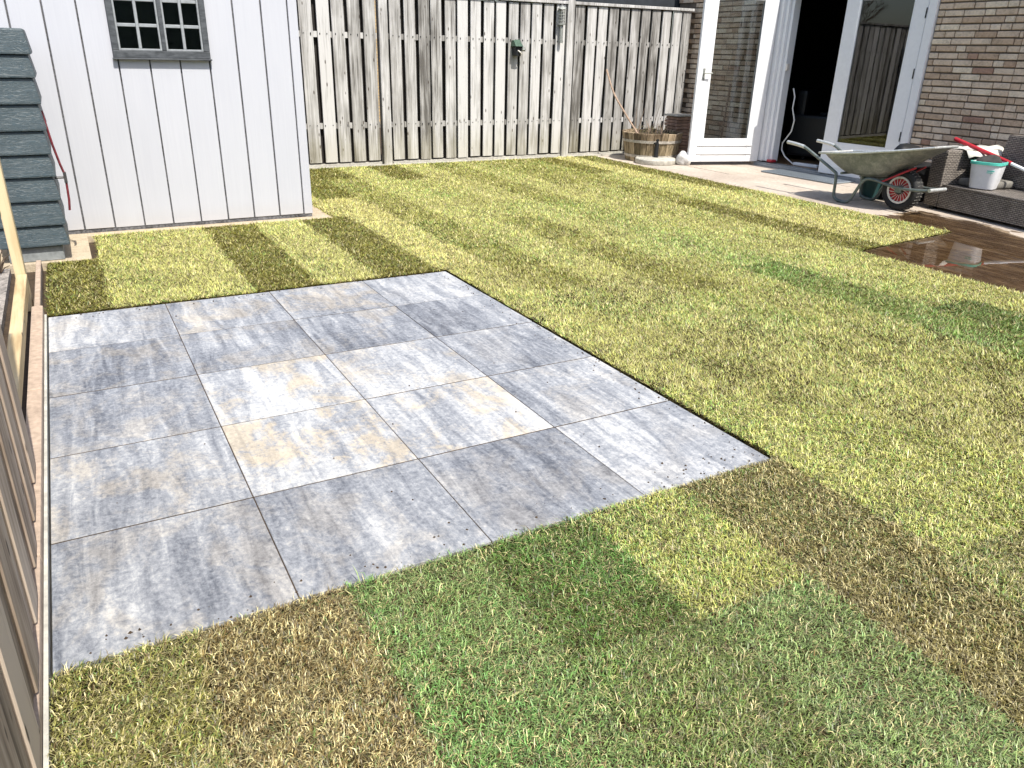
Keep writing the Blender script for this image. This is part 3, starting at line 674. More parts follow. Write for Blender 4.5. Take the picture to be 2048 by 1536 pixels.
# ================================================================== back fence
bfence = thing('wooden_fence', 'weathered grey vertical-board fence along the back of the lawn', 'fence', (8.3, YF, 0))
def fence_panel(x0, x1, n, label, seed, top=3.36, offs=0.0):
    random.seed(seed)
    p = thing('fence_panel', None, None, ((x0+x1)/2, YF, 0)); p.parent = bfence; p.location = (ORG[p.name]-ORG[bfence.name])*T
    pitch = (x1-x0)/n; w = pitch*.795
    for zr in (.84, 2.58): part('rail', B(x0, x1, YF+.028, YF+.12, zr-.055, zr+.055), 'fence_wood', p)
    for i in range(n):
        c = x0+pitch*(i+.5)+random.uniform(-.012, .012); tl = random.uniform(-.008, .008); zt = top+random.uniform(-.015, .01); zb = .10+random.uniform(-.012, .012)
        y0 = YF-.012+random.uniform(-.006, .006); y1 = YF+.026
        mb = MB().hexa([(c-w/2, y0, zb), (c+w/2, y0, zb), (c+w/2, y1, zb), (c-w/2, y1, zb)], [(c-w/2+tl, y0, zt), (c+w/2+tl, y0, zt), (c+w/2+tl, y1, zt), (c-w/2+tl, y1, zt)])
        piece('board', mb, 'fence_wood', p, (c, YF, zb), bev=.006)
    for i in range(n+1):
        c = x0+pitch*i; a, b = max(x0, c-w*.48), min(x1, c+w*.48)
        piece('back_board', B(a, b, YF+.125, YF+.16, .10, top), 'fence_wood_shaded', p, ((a+b)/2, YF, .1))
    nl = MB()
    for i in range(n):
        for zr in (.84, 2.58):
            for q in (-.3, .28):
                c = x0+pitch*(i+.5)+q*w+random.uniform(-.01, .01); nl.box(c-.009, c+.009, YF-.022, YF-.016, zr+random.uniform(-.02, .02), zr+.02+random.uniform(.0, .01))
    part('nail_heads', nl, 'black_metal', p)['kind'] = 'stuff'
    part('top_rail', B(x0-.02, x1+.02, YF-.055, YF+.18, top+.012, top+.075), 'fence_wood', p, bev=.006)
    part('kick_board', B(x0, x1, YF+.0, YF+.09, -.06, .075), 'concrete_pale', p)
    return p
fence_panel(1.9, 6.40, 14, 'weathered fence panel running behind the white shed', 31)
fence_panel(6.66, 10.98, 14, 'weathered fence panel carrying the green bracket and the slim feeder', 32)
fence_panel(11.20, 14.72, 11, 'weathered fence panel behind the half barrel planter, next to the house', 33)
def fpost(x, label):
    piece('post', B(x-.095, x+.095, YF-.06, YF+.12, -.08, 3.50), 'fence_wood', bfence, (x, YF, 0), bev=.012)
fpost(6.53, 'grey wooden fence post between the shed panel and the feeder panel')
fpost(11.09, 'grey wooden fence post beside the slim feeder')
random.seed(5)
edg = part('fence_edging', B(3.6, 14.7, YF-.13, YF-.065, -.08, .035), 'concrete_pale'); tag(edg, 'thin pale concrete edging along the foot of the back fence', 'edging')

# feeder and bracket on the fence
fx, fy = 10.80, YF-.10
fd = thing('bird_feeder', 'slim grey tube feeder hanging at the top of the fence beside a post', 'feeder', (fx, fy, 2.55))
part('roof', MB().lathe([(.10, 3.26), (.085, 3.285), (.015, 3.33)], 10, (fx, fy, 0)), 'feeder_metal', fd)
part('tray', MB().lathe([(.035, 2.93), (.085, 2.935), (.085, 2.965), (.06, 2.968)], 10, (fx, fy, 0)), 'feeder_metal', fd)
part('tube', MB().tube([(fx, fy, 2.56), (fx, fy, 2.929)], .042, 10), 'feeder_metal', fd, smooth=True)
cage = MB()
for k in range(8):
    a = k*math.pi/4; cage.tube([(fx+.07*math.cos(a), fy+.07*math.sin(a), 2.965), (fx+.07*math.cos(a), fy+.07*math.sin(a), 3.265)], .007, 5)
for zz in (3.02, 3.08, 3.14, 3.20): cage.tube([(fx+.07*math.cos(q*math.pi/5), fy+.07*math.sin(q*math.pi/5), zz) for q in range(10)], .007, 5, True)
part('cage', cage, 'feeder_metal', fd)
part('hook', MB().tube([(fx, fy, 3.32), (fx, fy+.02, 3.37), (fx, YF-.01, 3.35)], .01, 6), 'black_metal', fd)
bx_, by_ = 9.66, YF-.10
bk = thing('birdhouse', 'small green metal bird table fixed to the fence boards', 'birdhouse', (bx_, by_, 2.3))
part('roof', MB().hexa([(bx_-.13, YF-.26, 2.46), (bx_+.06, YF-.26, 2.46), (bx_+.06, YF-.02, 2.46), (bx_-.13, YF-.02, 2.46)], [(bx_-.11, YF-.13, 2.58), (bx_+.03, YF-.13, 2.60), (bx_+.03, YF-.02, 2.60), (bx_-.11, YF-.02, 2.58)]), 'green_metal', bk)
part('roof_side', MB().hexa([(bx_+.07, YF-.24, 2.39), (bx_+.13, YF-.24, 2.36), (bx_+.13, YF-.02, 2.36), (bx_+.07, YF-.02, 2.39)], [(bx_+.035, YF-.13, 2.60), (bx_+.055, YF-.13, 2.58), (bx_+.055, YF-.02, 2.58), (bx_+.035, YF-.02, 2.60)]), 'black_metal', bk)
part('body', B(bx_-.09, bx_+.04, YF-.20, YF-.016, 2.26, 2.455), 'black_metal', bk, bev=.01)
part('perch', MB().tube([(bx_-.06, YF-.17, 2.40), (bx_, YF-.24, 2.34), (bx_+.06, YF-.2, 2.30)], .014, 6), 'cream_ring', bk, smooth=True)
part('bell', MB().lathe([(.02, 2.36), (.05, 2.39), (.04, 2.44), (.015, 2.455)], 10, (bx_+.10, YF-.2, 0)), 'feeder_metal', bk, smooth=True)

# ================================================================== shed
shed = thing('garden_shed', 'white vertical-board garden shed with dark barred window', 'shed', (.6, YS, 0))
WX0, WX1, WZ0, WZ1 = 1.135, 2.29, 2.165, 3.50
gx = [.454+.3645*k for k in range(-8, 9)]; SX0, SX1 = gx[0], 3.49
SH = 4.1
part('wall_core', MB().box(SX0, SX1-.03, YS+.03, YS+.09, .05, SH).box(SX1-.09, SX1-.02, YS+.091, 7.4, .05, SH).box(SX0, SX1-.091, 7.33, 7.4, .05, SH).box(SX0, SX0+.07, YS+.091, 7.329, .05, SH), 'plinth', shed)
gxs = gx[:-1]+[3.359]
for a, b in zip(gx[:-1], gx[1:-1]+[3.359]):
    a_, b_ = a+.010, b-.010
    y0 = YS+random.uniform(-.001, .001)
    if a_ < WX1-.01 and b_ > WX0+.01:
        mb = MB().box(a_, b_, y0, YS+.029, .055, WZ0-.004)
        p0, p1 = (a_, WX0-.002) if a_ < WX0-.02 else ((WX1+.002, b_) if b_ > WX1+.02 else (0, 0))
        if p1 > p0: mb.box(p0, p1, y0, YS+.029, WZ0-.004, SH)
        piece('wall_board', mb, 'shed_board', shed, ((a+b)/2, YS, .055))
        q0, q1 = max(a_, WX0-.001), min(b_, WX1+.001)
        piece('wall_board', B(q0, q1, y0, YS+.029, WZ1+.004, SH), 'shed_board', shed, ((a+b)/2, YS, WZ1))
    else: piece('wall_board', B(a_, b_, y0, YS+.029, .055, SH), 'shed_board', shed, ((a+b)/2, YS, .055), bev=.005)
piece('corner_board', B(3.366, SX1, YS-.004, YS+.09, .05, SH), 'shed_board', shed, (3.42, YS, .05), bev=.006)
for k in range(9):
    y0 = YS+.094+k*.41; y1 = min(y0+.40, 7.4)
    piece('wall_board', B(SX1-.018, SX1+.004, y0, y1, .055, SH), 'shed_board', shed, (SX1, (y0+y1)/2, .05), bev=.004)
part('plinth', B(SX0, SX1-.01, YS+.006, YS+.05, -.05, .046).box(SX1-.06, SX1-.012, YS+.051, 7.38, -.05, .046), 'plinth', shed)
part('roof', B(SX0-.2, SX1+.2, YS-.25, 7.6, SH+.005, SH+.14), 'roof_felt', shed, bev=.02)
win = part('window', MB().box(WX0, WX1, YS-.05, YS+.02, WZ0, WZ0+.085).box(WX0, WX1, YS-.05, YS+.02, WZ1-.085, WZ1).box(WX0, WX0+.075, YS-.048, YS+.02, WZ0+.086, WZ1-.086).box(WX1-.075, WX1, YS-.048, YS+.02, WZ0+.086, WZ1-.086).box(1.715, 1.765, YS-.046, YS+.02, WZ0+.086, WZ1-.086), 'anthracite_wood', shed, bev=.005)
part('window_sill', B(WX0-.012, WX1+.012, YS-.075, YS-.003, WZ0-.022, WZ0-.001), 'anthracite_wood', win, bev=.004)
zrow = [WZ0+.086+k*(WZ1-WZ0-.172)/4 for k in range(5)]
for x0, x1 in ((WX0+.076, 1.714), (1.766, WX1-.076)):
    cx = (x0+x1)/2
    sash = MB().box(x0, x0+.022, YS-.035, YS+.01, zrow[0], zrow[4]).box(x1-.022, x1, YS-.035, YS+.01, zrow[0], zrow[4]).box(x0+.0225, x1-.0225, YS-.035, YS+.01, zrow[0], zrow[0]+.022).box(x0+.0225, x1-.0225, YS-.035, YS+.01, zrow[4]-.022, zrow[4])
    part('sash', sash, 'anthracite_light', win, bev=.003)
    part('muntin', B(cx-.018, cx+.018, YS-.03, YS+.008, zrow[0]+.023, zrow[4]-.023), 'anthracite_light', win, bev=.005)
    for k in (1, 2, 3): part('muntin', MB().box(x0+.023, cx-.019, YS-.032, YS+.006, zrow[k]-.02, zrow[k]+.02).box(cx+.019, x1-.023, YS-.032, YS+.006, zrow[k]-.02, zrow[k]+.02), 'anthracite_light', win, bev=.005)
    for k in range(4):
        for a, b in ((x0+.02, cx-.017), (cx+.017, x1-.02)):
            part('pane', B(a, b, YS-.012, YS-.006, zrow[k]+.015, zrow[k+1]-.015), 'glass', win)
part('dark_interior_sheet', B(WX0+.02, WX1-.02, YS+.004, YS+.028, WZ0+.02, WZ1-.02), 'black_plastic', win)  # black sheet standing in for the unlit shed interior behind the panes

# ================================================================== rainwater tank
tk = thing('rainwater_tank', 'slate grey rainwater tank with overlapping wood-look bands beside the shed', 'water tank', (-.08, 2.6, 0))
part('base_block', B(-.36, .19, 2.26, 3.3, 0, .175), 'concrete_grey', tk, bev=.012)
zs = [.178, .409, .68, .94, 1.182, 1.43, 1.702, 1.967, 2.196, 2.449]
for k in range(9):
    a, b = zs[k]+.004, zs[k+1]+.002; x0, x1, y0, y1 = -.43, .272, 2.20, 3.36; i = .035
    mb = MB().hexa([(x0, y0, a), (x1, y0, a), (x1, y1, a), (x0, y1, a)], [(x0+i, y0+i, b), (x1-i, y0+i, b), (x1-i, y1-i, b), (x0+i, y1-i, b)])
    piece('band', mb, 'tank_plastic', tk, (-.08, 2.6, a), bev=.02, seg=2)
part('tap', MB().tube([(.22, 2.62, .88), (.36, 2.62, .88)], .014, 8).box(.335, .368, 2.595, 2.645, .82, .94), 'tank_tap', tk)
hs = part('garden_hose', MB().tube([(.25, 2.50, 1.62), (.268, 2.52, 1.45), (.29, 2.56, 1.25), (.325, 2.60, 1.03), (.35, 2.62, .92), (.352, 2.62, .80), (.345, 2.62, .62), (.33, 2.64, .50)], .013, 8), 'hose_red', None, smooth=True, org=(.4, 2.62, .4)); tag(hs, 'thin dark red hose hanging from the tank tap', 'hose')

# ================================================================== left fence
random.seed(77)
bf = thing('board_fence', 'brown vertical-board fence rising along the kerb', 'fence', (-.15, -5, 0))
y = -3.22; k = 0
while y > -9:
    w = random.uniform(.22, .25); dx = (.018 if k % 2 else 0)-.004-.016*max(-3.4-y, 0); sl = random.uniform(-.05, .02)
    mb = MB().hexa([(-.092-dx, y-w, .092), (-.052-dx, y-w, .092), (-.052-dx, y, .092), (-.092-dx, y, .092)], [(-.092-dx, y-w+sl, 3.2), (-.052-dx, y-w+sl, 3.2), (-.052-dx, y+sl, 3.2), (-.092-dx, y+sl, 3.2)])
    piece('board', mb, 'brown_boards', bf, (-.072, y-w/2, .088), bev=.006)
    y -= w-.012; k += 1
for zr in (.45, 1.7, 2.9): part('rail', B(-.185, -.126, -9, -3.24, zr-.06, zr+.06), 'brown_boards', bf)
tp = thing('timber_post', 'new yellow softwood post standing at the end of the kerb', 'post', (-.17, .62, 0))
part('shaft', B(-.215, -.125, .54, .70, -.08, 3.0), 'new_timber', tp, bev=.006)
tr_ = thing('timber_rail', 'new yellow softwood rail running low above the kerb', 'rail', (-.16, -1.3, .2))
me = mesh_of('shaft', MB().box(-.05, .04, -.06, .06, 0, 3.85), 'new_timber', (0, 0, 0), bev=.006)
o = bpy.data.objects.new('shaft', me); COL.objects.link(o); o.parent = tr_; o.rotation_euler = (math.radians(90), 0, 0); o.location = (Vector((-.155, .53, .235))-ORG[tr_.name])*T
lw = thing('low_wall', 'low pale brick wall behind the new timber post', 'wall', (-1.2, 2.9, 0))
part('wall', B(-2.4, -.50, 2.42, 2.58, -.08, .62), 'mortar', lw)
for r in range(6):
    x = -.49-(r % 2)*.2 if r % 2 else -.49
    if r % 2: piece('brick', B(-.69+.006, -.49, 2.404, 2.6, r*.115+.01, r*.115+.107), 'concrete_pale', lw, (-.6, 2.5, 0), bev=.006)
    while x > -2.3:
        piece('brick', B(x-.39, x-.008, 2.404, 2.6, r*.115+.01, r*.115+.107), 'concrete_pale', lw, (x-.2, 2.5, 0), bev=.006); x -= .4
tw = thing('dry_plant', 'bare dark twiggy plant beside the low pale wall', 'plant', (-.44, 1.9, 0))
tm = MB()
for k in range(14):
    a = random.uniform(0, 6.3); r = random.uniform(.05, .16); h = random.uniform(.08, .26)
    tm.tube([(-.44, 1.9, 0), (-.44+r*.5*math.cos(a), 1.9+r*.5*math.sin(a), h*.7), (-.44+r*math.cos(a), 1.9+r*math.sin(a), h)], [.008, .006, .003], 5)
part('stems', tm, 'bark_dark', tw)

# ================================================================== wheelbarrow
WBX = 12.74
wb = thing('wheelbarrow', 'galvanised wheelbarrow with red rimmed wheel standing on the terrace', 'wheelbarrow', (WBX, .5, 0))
def curve(pts, n=6):
    """Catmull-Rom through points"""
    P = [Vector(p) for p in pts]; out = []
    for i in range(len(P)-1):
        p0, p1, p2, p3 = P[max(i-1, 0)], P[i], P[i+1], P[min(i+2, len(P)-1)]
        for k in range(n):
            t = k/n; out.append(.5*((2*p1)+(-p0+p2)*t+(2*p0-5*p1+4*p2-p3)*t*t+(-p0+3*p1-3*p2+p3)*t**3))
    return out+[P[-1]]
for s in (-1, 1):
    X = lambda v: WBX+s*v
    p1 = [(X(.40), 2.42, .868), (X(.40), 2.33, .845), (X(.37), 2.02, .69), (X(.36), 1.66, .515), (X(.36), 1.60, .46), (X(.36), 1.585, .30), (X(.36), 1.575, .12), (X(.36), 1.53, .055), (X(.36), 1.42, .024),
          (X(.36), 1.30, .03), (X(.35), 1.22, .09), (X(.34), 1.10, .33), (X(.33), 1.04, .43), (X(.32), .95, .475), (X(.29), .80, .465)]
    p2 = [(X(.29), .82, .468), (X(.24), .60, .415), (X(.22), .40, .395), (X(.20), .10, .40), (X(.185), -.10, .425)]
    part('side_frame', MB().tube(curve(p1, 4), .027, 10), 'tube_steel', wb, smooth=True)
    part('wheel_fork', MB().tube(curve(p2, 3), .026, 10), 'tube_steel', wb, smooth=True)
    part('handle', MB().tube(curve([(X(.40), 2.78, .905), (X(.40), 2.6, .89), (X(.40), 2.42, .868), (X(.40), 2.36, .853)], 3), .031, 10), 'handle_grip', wb, smooth=True)
    part('stay', MB().tube([(X(.10), .42, .36), (X(.21), .42, .39)], .018, 8).box(X(.22)-.02, X(.22)+.02, .36, .48, .32, .42), 'tube_steel', wb)
    part('brace', MB().tube([(X(.27), .72, .46), (X(.16), .40, .66), (X(.12), .25, .74)], .016, 8), 'red_paint', wb)
part('nose_bar', MB().tube([(WBX-.21, -.12, .43), (WBX+.21, -.12, .43)], .03, 10), 'handle_grip', wb, smooth=True)
part('cross_bar', MB().tube([(WBX-.36, 1.50, .50), (WBX+.36, 1.50, .50)], .022, 8).tube([(WBX-.32, .93, .48), (WBX+.32, .93, .48)], .022, 8), 'tube_steel', wb, smooth=True)
# tray: sections from back to front (y, half-width, z) for rim and for floor
tv, tf = [], []
def ring(y, zr, hw, yf, zf, hf):   # rim + floor points
    return [(-hw, y, zr), (-hf, yf, zf), (hf, yf, zf), (hw, y, zr)]
rim = [(1.98, .80, .44), (1.55, .84, .50), (1.05, .90, .53), (.55, .98, .52), (.15, 1.05, .43), (-.10, 1.10, .30)]
flr = [(1.60, .525, .29), (1.40, .495, .33), (1.08, .485, .33), (.82, .50, .30), (.52, .70, .24), (.22, .90, .17)]
mb = MB(); V_ = []
def lerp(a, b, t): return tuple(p+(q-p)*t for p, q in zip(a, b))
prof = []
for (yr, zr, hw), (yf, zf, hf) in zip(rim, flr):
    row_ = [(WBX-hw, yr, zr), lerp((WBX-hw, yr, zr), (WBX-hf, yf, zf), .5), (WBX-hf*1.02, yf, zf+.03), (WBX-hf*.7, yf, zf), (WBX, yf, zf-.008),
            (WBX+hf*.7, yf, zf), (WBX+hf*1.02, yf, zf+.03), lerp((WBX+hw, yr, zr), (WBX+hf, yf, zf), .5), (WBX+hw, yr, zr)]
    prof.append(row_)
nr, nc = len(prof), len(prof[0])
V_ = [p for r in prof for p in r]
F_ = [(i*nc+j, i*nc+j+1, (i+1)*nc+j+1, (i+1)*nc+j) for i in range(nr-1) for j in range(nc-1)]
# back wall and front wall
bi = len(V_); V_.append((WBX, rim[0][0], rim[0][1])); fi = len(V_); V_.append((WBX, rim[-1][0]-.04, rim[-1][1]+.01))
F_ += [(bi, j+1, j) for j in range(nc-1)] + [(fi, (nr-1)*nc+j, (nr-1)*nc+j+1) for j in range(nc-1)]
tray = part('tray', MB().add(V_, F_), 'tray_metal', wb, smooth=True)
sol = tray.modifiers.new('thickness', 'SOLIDIFY'); sol.thickness = .004; sol.offset = 1
sub = tray.modifiers.new('round', 'SUBSURF'); sub.levels = 1; sub.render_levels = 1
edge = [r[0] for r in prof]+[(WBX, rim[-1][0]-.05, rim[-1][1]+.012)]+[r[-1] for r in reversed(prof)]+[(WBX, rim[0][0], rim[0][1])]
part('tray_rim', MB().tube(edge, .020, 8, True), 'handle_grip', tray, smooth=True)
# wheel
RX = Matrix.Rotation(math.radians(90), 4, 'Y'); wc = (WBX, .5, .34)
whl = part('wheel', MB().lathe([(.05, -.10), (.075, -.095), (.075, .095), (.05, .10)], 16, wc, RX), 'black_metal', wb, smooth=True)
tyre = [(.215, -.075), (.25, -.105), (.295, -.108), (.325, -.085), (.338, -.045), (.340, 0), (.338, .045), (.325, .085), (.295, .108), (.25, .105), (.215, .075), (.205, 0)]
part('tyre', MB().lathe(tyre+tyre[:1], 40, wc, RX, False), 'rubber', whl, smooth=True)
tread = MB()
for k in range(36):
    a = k*math.pi/18
    for s in (-1, 1):
        q = [(s*.012, .3385), (s*.075, .333)]
        tread.tube([(WBX+u, .5+r*math.cos(a+s*u*.5), .34+r*math.sin(a+s*u*.5)) for u, r in q], .008, 4)
part('tread', tread, 'rubber_dusty', whl)['kind'] = 'stuff'
for s in (-1, 1):
    R2 = Matrix.Rotation(math.radians(90*s), 4, 'Y')
    part('rim_ring', MB().lathe([(.190, .086), (.196, .096), (.222, .098), (.226, .086)], 40, wc, R2, False), 'cream_ring', whl, smooth=True)
    sp = MB()
    for k in range(18):
        a = k*2*math.pi/18
        pts = [R2 @ Vector((r*math.cos(a+(.19-r)*2.2), r*math.sin(a+(.19-r)*2.2), .075+.012*(r/.18))) + Vector(wc) for r in (.06, .11, .16, .198)]
        sp.tube(pts, .0042, 5)
    part('spokes', sp, 'cream_ring', whl)['kind'] = 'stuff'
    part('disc', MB().lathe([(.05, .05), (.17, .068), (.20, .070)], 32, wc, R2, False), 'red_paint', whl, smooth=True)
part('axle', MB().tube([(WBX-.235, .5-.05, .355), (WBX+.235, .5-.05, .355)], .016, 8).tube([(WBX-.14, .5, .34), (WBX+.14, .5, .34)], .03, 10), 'feeder_metal', wb, smooth=True)

# bins and bags behind the barrow
gp = thing('plant_pot', 'dark teal plastic pot standing behind the wheelbarrow', 'pot', (13.35, 1.55, 0))
part('body', MB().lathe([(.17, 0), (.225, .36), (.225, .40), (.205, .40), (.19, .34)], 20, (13.35, 1.55, 0)), 'teal_plastic', gp, smooth=True)
part('rim', MB().lathe([(.226, .36), (.243, .365), (.243, .41), (.21, .412)], 20, (13.35, 1.55, 0)), 'teal_plastic', gp, smooth=True)
bc = thing('storage_crate', 'black plastic crate standing between wheelbarrow and wicker sofa', 'crate', (13.75, 1.15, 0))
part('body', MB().hexa([(13.42, .86, 0), (14.1, .86, 0), (14.1, 1.5, 0), (13.42, 1.5, 0)], [(13.36, .80, .62), (14.16, .80, .62), (14.16, 1.56, .62), (13.36, 1.56, .62)]), 'black_plastic', bc, bev=.02, seg=2)
part('rim', B(13.33, 14.19, .77, 1.59, .625, .665), 'black_plastic', bc, bev=.012)
part('cord', MB().tube([(13.34, 1.5, .69), (13.5, 1.1, .70), (13.36, .80, .68)], .012, 6), 'cord_white', bc)
def blob(name, c, r, mat, seed, sub=3, amp=.25, label=None, cat=None, parent=None):
    random.seed(seed); bm = bmesh.new(); bmesh.ops.create_icosphere(bm, subdivisions=sub, radius=1.0)
    ph = [(Vector((random.uniform(-1, 1), random.uniform(-1, 1), random.uniform(-1, 1)))*random.uniform(1.5, 6), random.uniform(0, 6.3), random.uniform(.3, 1)) for _ in range(10)]
    vv = []
    for v in bm.verts:
        n = sum(a*math.sin(v.co.dot(q)+p) for q, p, a in ph)/len(ph)
        q = v.co*(1+amp*n*2); z_ = max(q.z, -.72)
        vv.append((c[0]+q.x*r[0], c[1]+q.y*r[1], c[2]+z_*r[2]))
    ff = [tuple(v.index for v in f.verts) for f in bm.faces]; bm.free()
    o = part(name, MB().add(vv, ff), mat, parent, smooth=True, org=(c[0], c[1], c[2]-r[2]*.72))
    if label: tag(o, label, cat)
    return o
blob('rubbish_bag', (13.75, 1.2, .80), (.34, .30, .18), 'black_plastic', 3, 3, .5, 'crumpled black bag lying on the black crate', 'bag')
tg = part('trowel_handle', MB().tube([(13.0, 1.15, 1.09), (13.25, 1.75, .93)], .016, 6), 'handle_grip', None, org=(13.1, 1.4, .95))
bpy.data.objects.remove(tg, do_unlink=True)

# ================================================================== wicker sofa
SA = math.atan2(13.05-13.43, 1.93)     # front leans with the sofa
sofa = thing('wicker_sofa', 'dark wicker lounge sofa with a high arm against the brick wall', 'sofa', (13.43, .50, 0), -SA*-1)
sofa.rotation_euler = (0, 0, SA)
# local: x into the house, y from far arm (0) towards the camera side (negative)
part('base', B(.0, 1.15, -4.2, -.27, .05, .42), 'wicker', sofa, True, bev=.02, seg=2)
arm = MB().hexa([(0, -.26, .05), (1.18, -.26, .05), (1.18, .04, .05), (0, .04, .05)], [(-.02, -.27, .99), (1.18, -.27, .99), (1.18, .05, .99), (-.02, .05, .99)])
part('arm', arm, 'wicker', sofa, True, bev=.035, seg=2)
part('backrest', MB().hexa([(.98, -4.2, .43), (1.16, -4.2, .43), (1.16, -.33, .43), (.98, -.33, .43)], [(1.02, -4.2, 1.26), (1.2, -4.2, 1.26), (1.2, -.44, 1.26), (1.02, -.44, 1.26)]), 'wicker', sofa, True, bev=.03, seg=2)
for a in (.08, 1.02):
    for b in (-.12, -2.2, -4.1): part('foot', B(a-.04, a+.04, b-.04, b+.04, 0, .049), 'black_plastic', sofa, True)
part('seat_edge', MB().tube([(.012, -.30, .425), (.012, -4.2, .425)], .02, 8), 'wicker', sofa, True, smooth=True)
SM = Matrix.Translation(Vector((13.43, .50, 0))) @ Matrix.Rotation(SA, 4, 'Z')
W = lambda x, y, z: tuple(SM @ Vector((x, y, z)))
cu = part('cushion', MB().box(.30, .94, -.86, -.30, .425, .55), 'grey_cloth', None, bev=.05, seg=3, smooth=True, org=(0, 0, 0))
cu.location = Vector((13.43, .50, 0))*T; cu.rotation_euler = (0, 0, SA); tag(cu, 'flat grey seat cushion beside the wicker arm', 'cushion')
blob('sack', W(.62, -.52, .72), (.26, .24, .20), 'dark_cloth', 8, 3, .5, 'crumpled dark sack on the grey sofa cushion', 'sack')
sh = MB(); vv = []; n1, n2 = 9, 7
for i in range(n1):
    for j in range(n2):
        x = .30+.95*i/(n1-1); y = -.42+.5*j/(n2-1)
        z_ = 1.008+.03*math.sin(i*1.3+j)+.02*math.sin(j*2.1)
        if y < -.28: z_ -= (-.28-y)*.9
        vv.append(W(x, y, z_))
sh.add(vv, [(i*n2+j, i*n2+j+1, (i+1)*n2+j+1, (i+1)*n2+j) for i in range(n1-1) for j in range(n2-1)])
so = part('dust_sheet', sh, 'pale_cloth', None, smooth=True, org=W(.7, -.1, 1.0)); tag(so, 'pale cloth draped over the wicker sofa arm', 'cloth')
q = so.modifiers.new('thickness', 'SOLIDIFY'); q.thickness = .006; q.offset = 1
def bucket(name, loc, rz, tip, H, r0, r1, label, rimmat, square=True):
    d = thing(name, label, 'bucket', loc, rz); d.rotation_euler = (tip, 0, rz)
    n = 28; e = 4.5 if square else 2
    def sq(r, z_):
        out = []
        for k in range(n):
            a = 2*math.pi*k/n; c_, s_ = math.cos(a), math.sin(a); k_ = (abs(c_)**e+abs(s_)**e)**(-1/e); out.append((r*k_*c_, r*k_*s_, z_))
        return out
    prof_ = [(r0*.96, 0), (r0, .02), (r1, H), (r1*.95, H), (r0*.93, .03)]
    v = []; f = []
    for r, z_ in prof_: v += sq(r, z_)
    for i in range(len(prof_)-1):
        for k in range(n): f.append((i*n+k, i*n+(k+1) % n, (i+1)*n+(k+1) % n, (i+1)*n+k))
    f += [tuple(range(n-1, -1, -1)), tuple((len(prof_)-1)*n+k for k in range(n))]
    part('body', MB().add(v, f), 'white_plastic', d, True, smooth=True)
    v = sq(r1*1.0, H-.035)+sq(r1*1.05, H-.032)+sq(r1*1.05, H+.008)+sq(r1*.97, H+.012); f = [(i*n+k, i*n+(k+1) % n, (i+1)*n+(k+1) % n, (i+1)*n+k) for i in range(3) for k in range(n)]
    part('rim', MB().add(v, f), rimmat, d, True, smooth=True)
    return d
b1 = bucket('bucket', (13.72, -.28, .436), .25, 0, .42, .19, .235, 'white bucket with turquoise rim standing on the sofa seat', 'turquoise_plastic')
part('print_dot', MB().lathe([(.022, 0), (.022, .004)], 14, (-.214, .04, .30), Matrix.Rotation(math.radians(-90), 4, 'Y')), 'turquoise_plastic', b1, True)
part('print_line', B(-.223, -.214, -.17, -.06, .29, .305), 'turquoise_plastic', b1, True)
part('print_line', B(-.223, -.214, -.15, -.06, .265, .275), 'turquoise_plastic', b1, True)
br_ = thing('broom', 'red handled broom leaning across the wicker sofa', 'broom', W(.45, -.9, .43))
a_, b_ = Vector((14.0, .58, 1.13)), Vector((14.0, -.48, .84)); c_ = Vector((13.97, -1.5, .55))
part('red_handle', MB().tube([a_, b_], .034, 10), 'red_paint', br_, smooth=True)
part('pole', MB().tube([b_, c_], .026, 10), 'white_plastic', br_, smooth=True)
part('head', B(c_.x-.06, c_.x+.06, c_.y-.08, c_.y+.0, c_.z-.10, c_.z+.1), 'red_paint', br_, bev=.015)

# standing water on the slabs beside the lawn corner
def water_mat():
    k = NT('water'); k.n.remove(k.b)
    tr = k.n.new('ShaderNodeBsdfTransparent'); tr.inputs[0].default_value = (0.93, 0.88, 0.80, 1)
    gl = k.n.new('ShaderNodeBsdfGlossy'); gl.inputs['Roughness'].default_value = 0.012
    fr = k.n.new('ShaderNodeFresnel'); fr.inputs[0].default_value = 1.5
    n = k.noise(k.scale(k.pos(), (5, 5, 5)), 1.0, 2); b = k.n.new('ShaderNodeBump'); b.inputs['Strength'].default_value = 0.02; b.inputs['Distance'].default_value = 0.01
    k.link(n, b.inputs['Height']); k.link(b.outputs[0], gl.inputs['Normal']); k.link(b.outputs[0], fr.inputs['Normal'])
    mx = k.n.new('ShaderNodeMixShader'); k.link(fr.outputs[0], mx.inputs[0]); k.link(tr.outputs[0], mx.inputs[1]); k.link(gl.outputs[0], mx.inputs[2])
    k.link(mx.outputs[0], k.out.inputs[0]); M['water'] = k.m
water_mat()
random.seed(17)
key = [(9.45, -6.5), (9.45, -3.9), (9.45, -1.37), (10.6, -1.25), (11.84, -1.12), (11.885, -.6), (11.90, -.25), (12.1, .0), (12.35, .22), (12.6, .30), (12.66, .12), (12.8, -.10), (12.95, -.35), (12.98, -.75), (12.86, -1.2), (12.52, -1.72), (12.30, -2.05), (12.22, -3.0), (12.0, -4.5), (11.8, -6.5)]
out = []
for i in range(len(key)):
    a, b = Vector((*key[i], 0)), Vector((*key[(i+1) % len(key)], 0)); free = i >= 6 and i < 18
    for k in range(5):
        t = k/5; p_ = a.lerp(b, t)
        if free and k: p_ += Vector((random.gauss(0, .025), random.gauss(0, .035), 0))
        out.append((p_.x, p_.y, .0075))
wt = part('water', MB().add(out, [tuple(range(len(out)-1, -1, -1))]), 'water'); tag(wt, kind='structure')
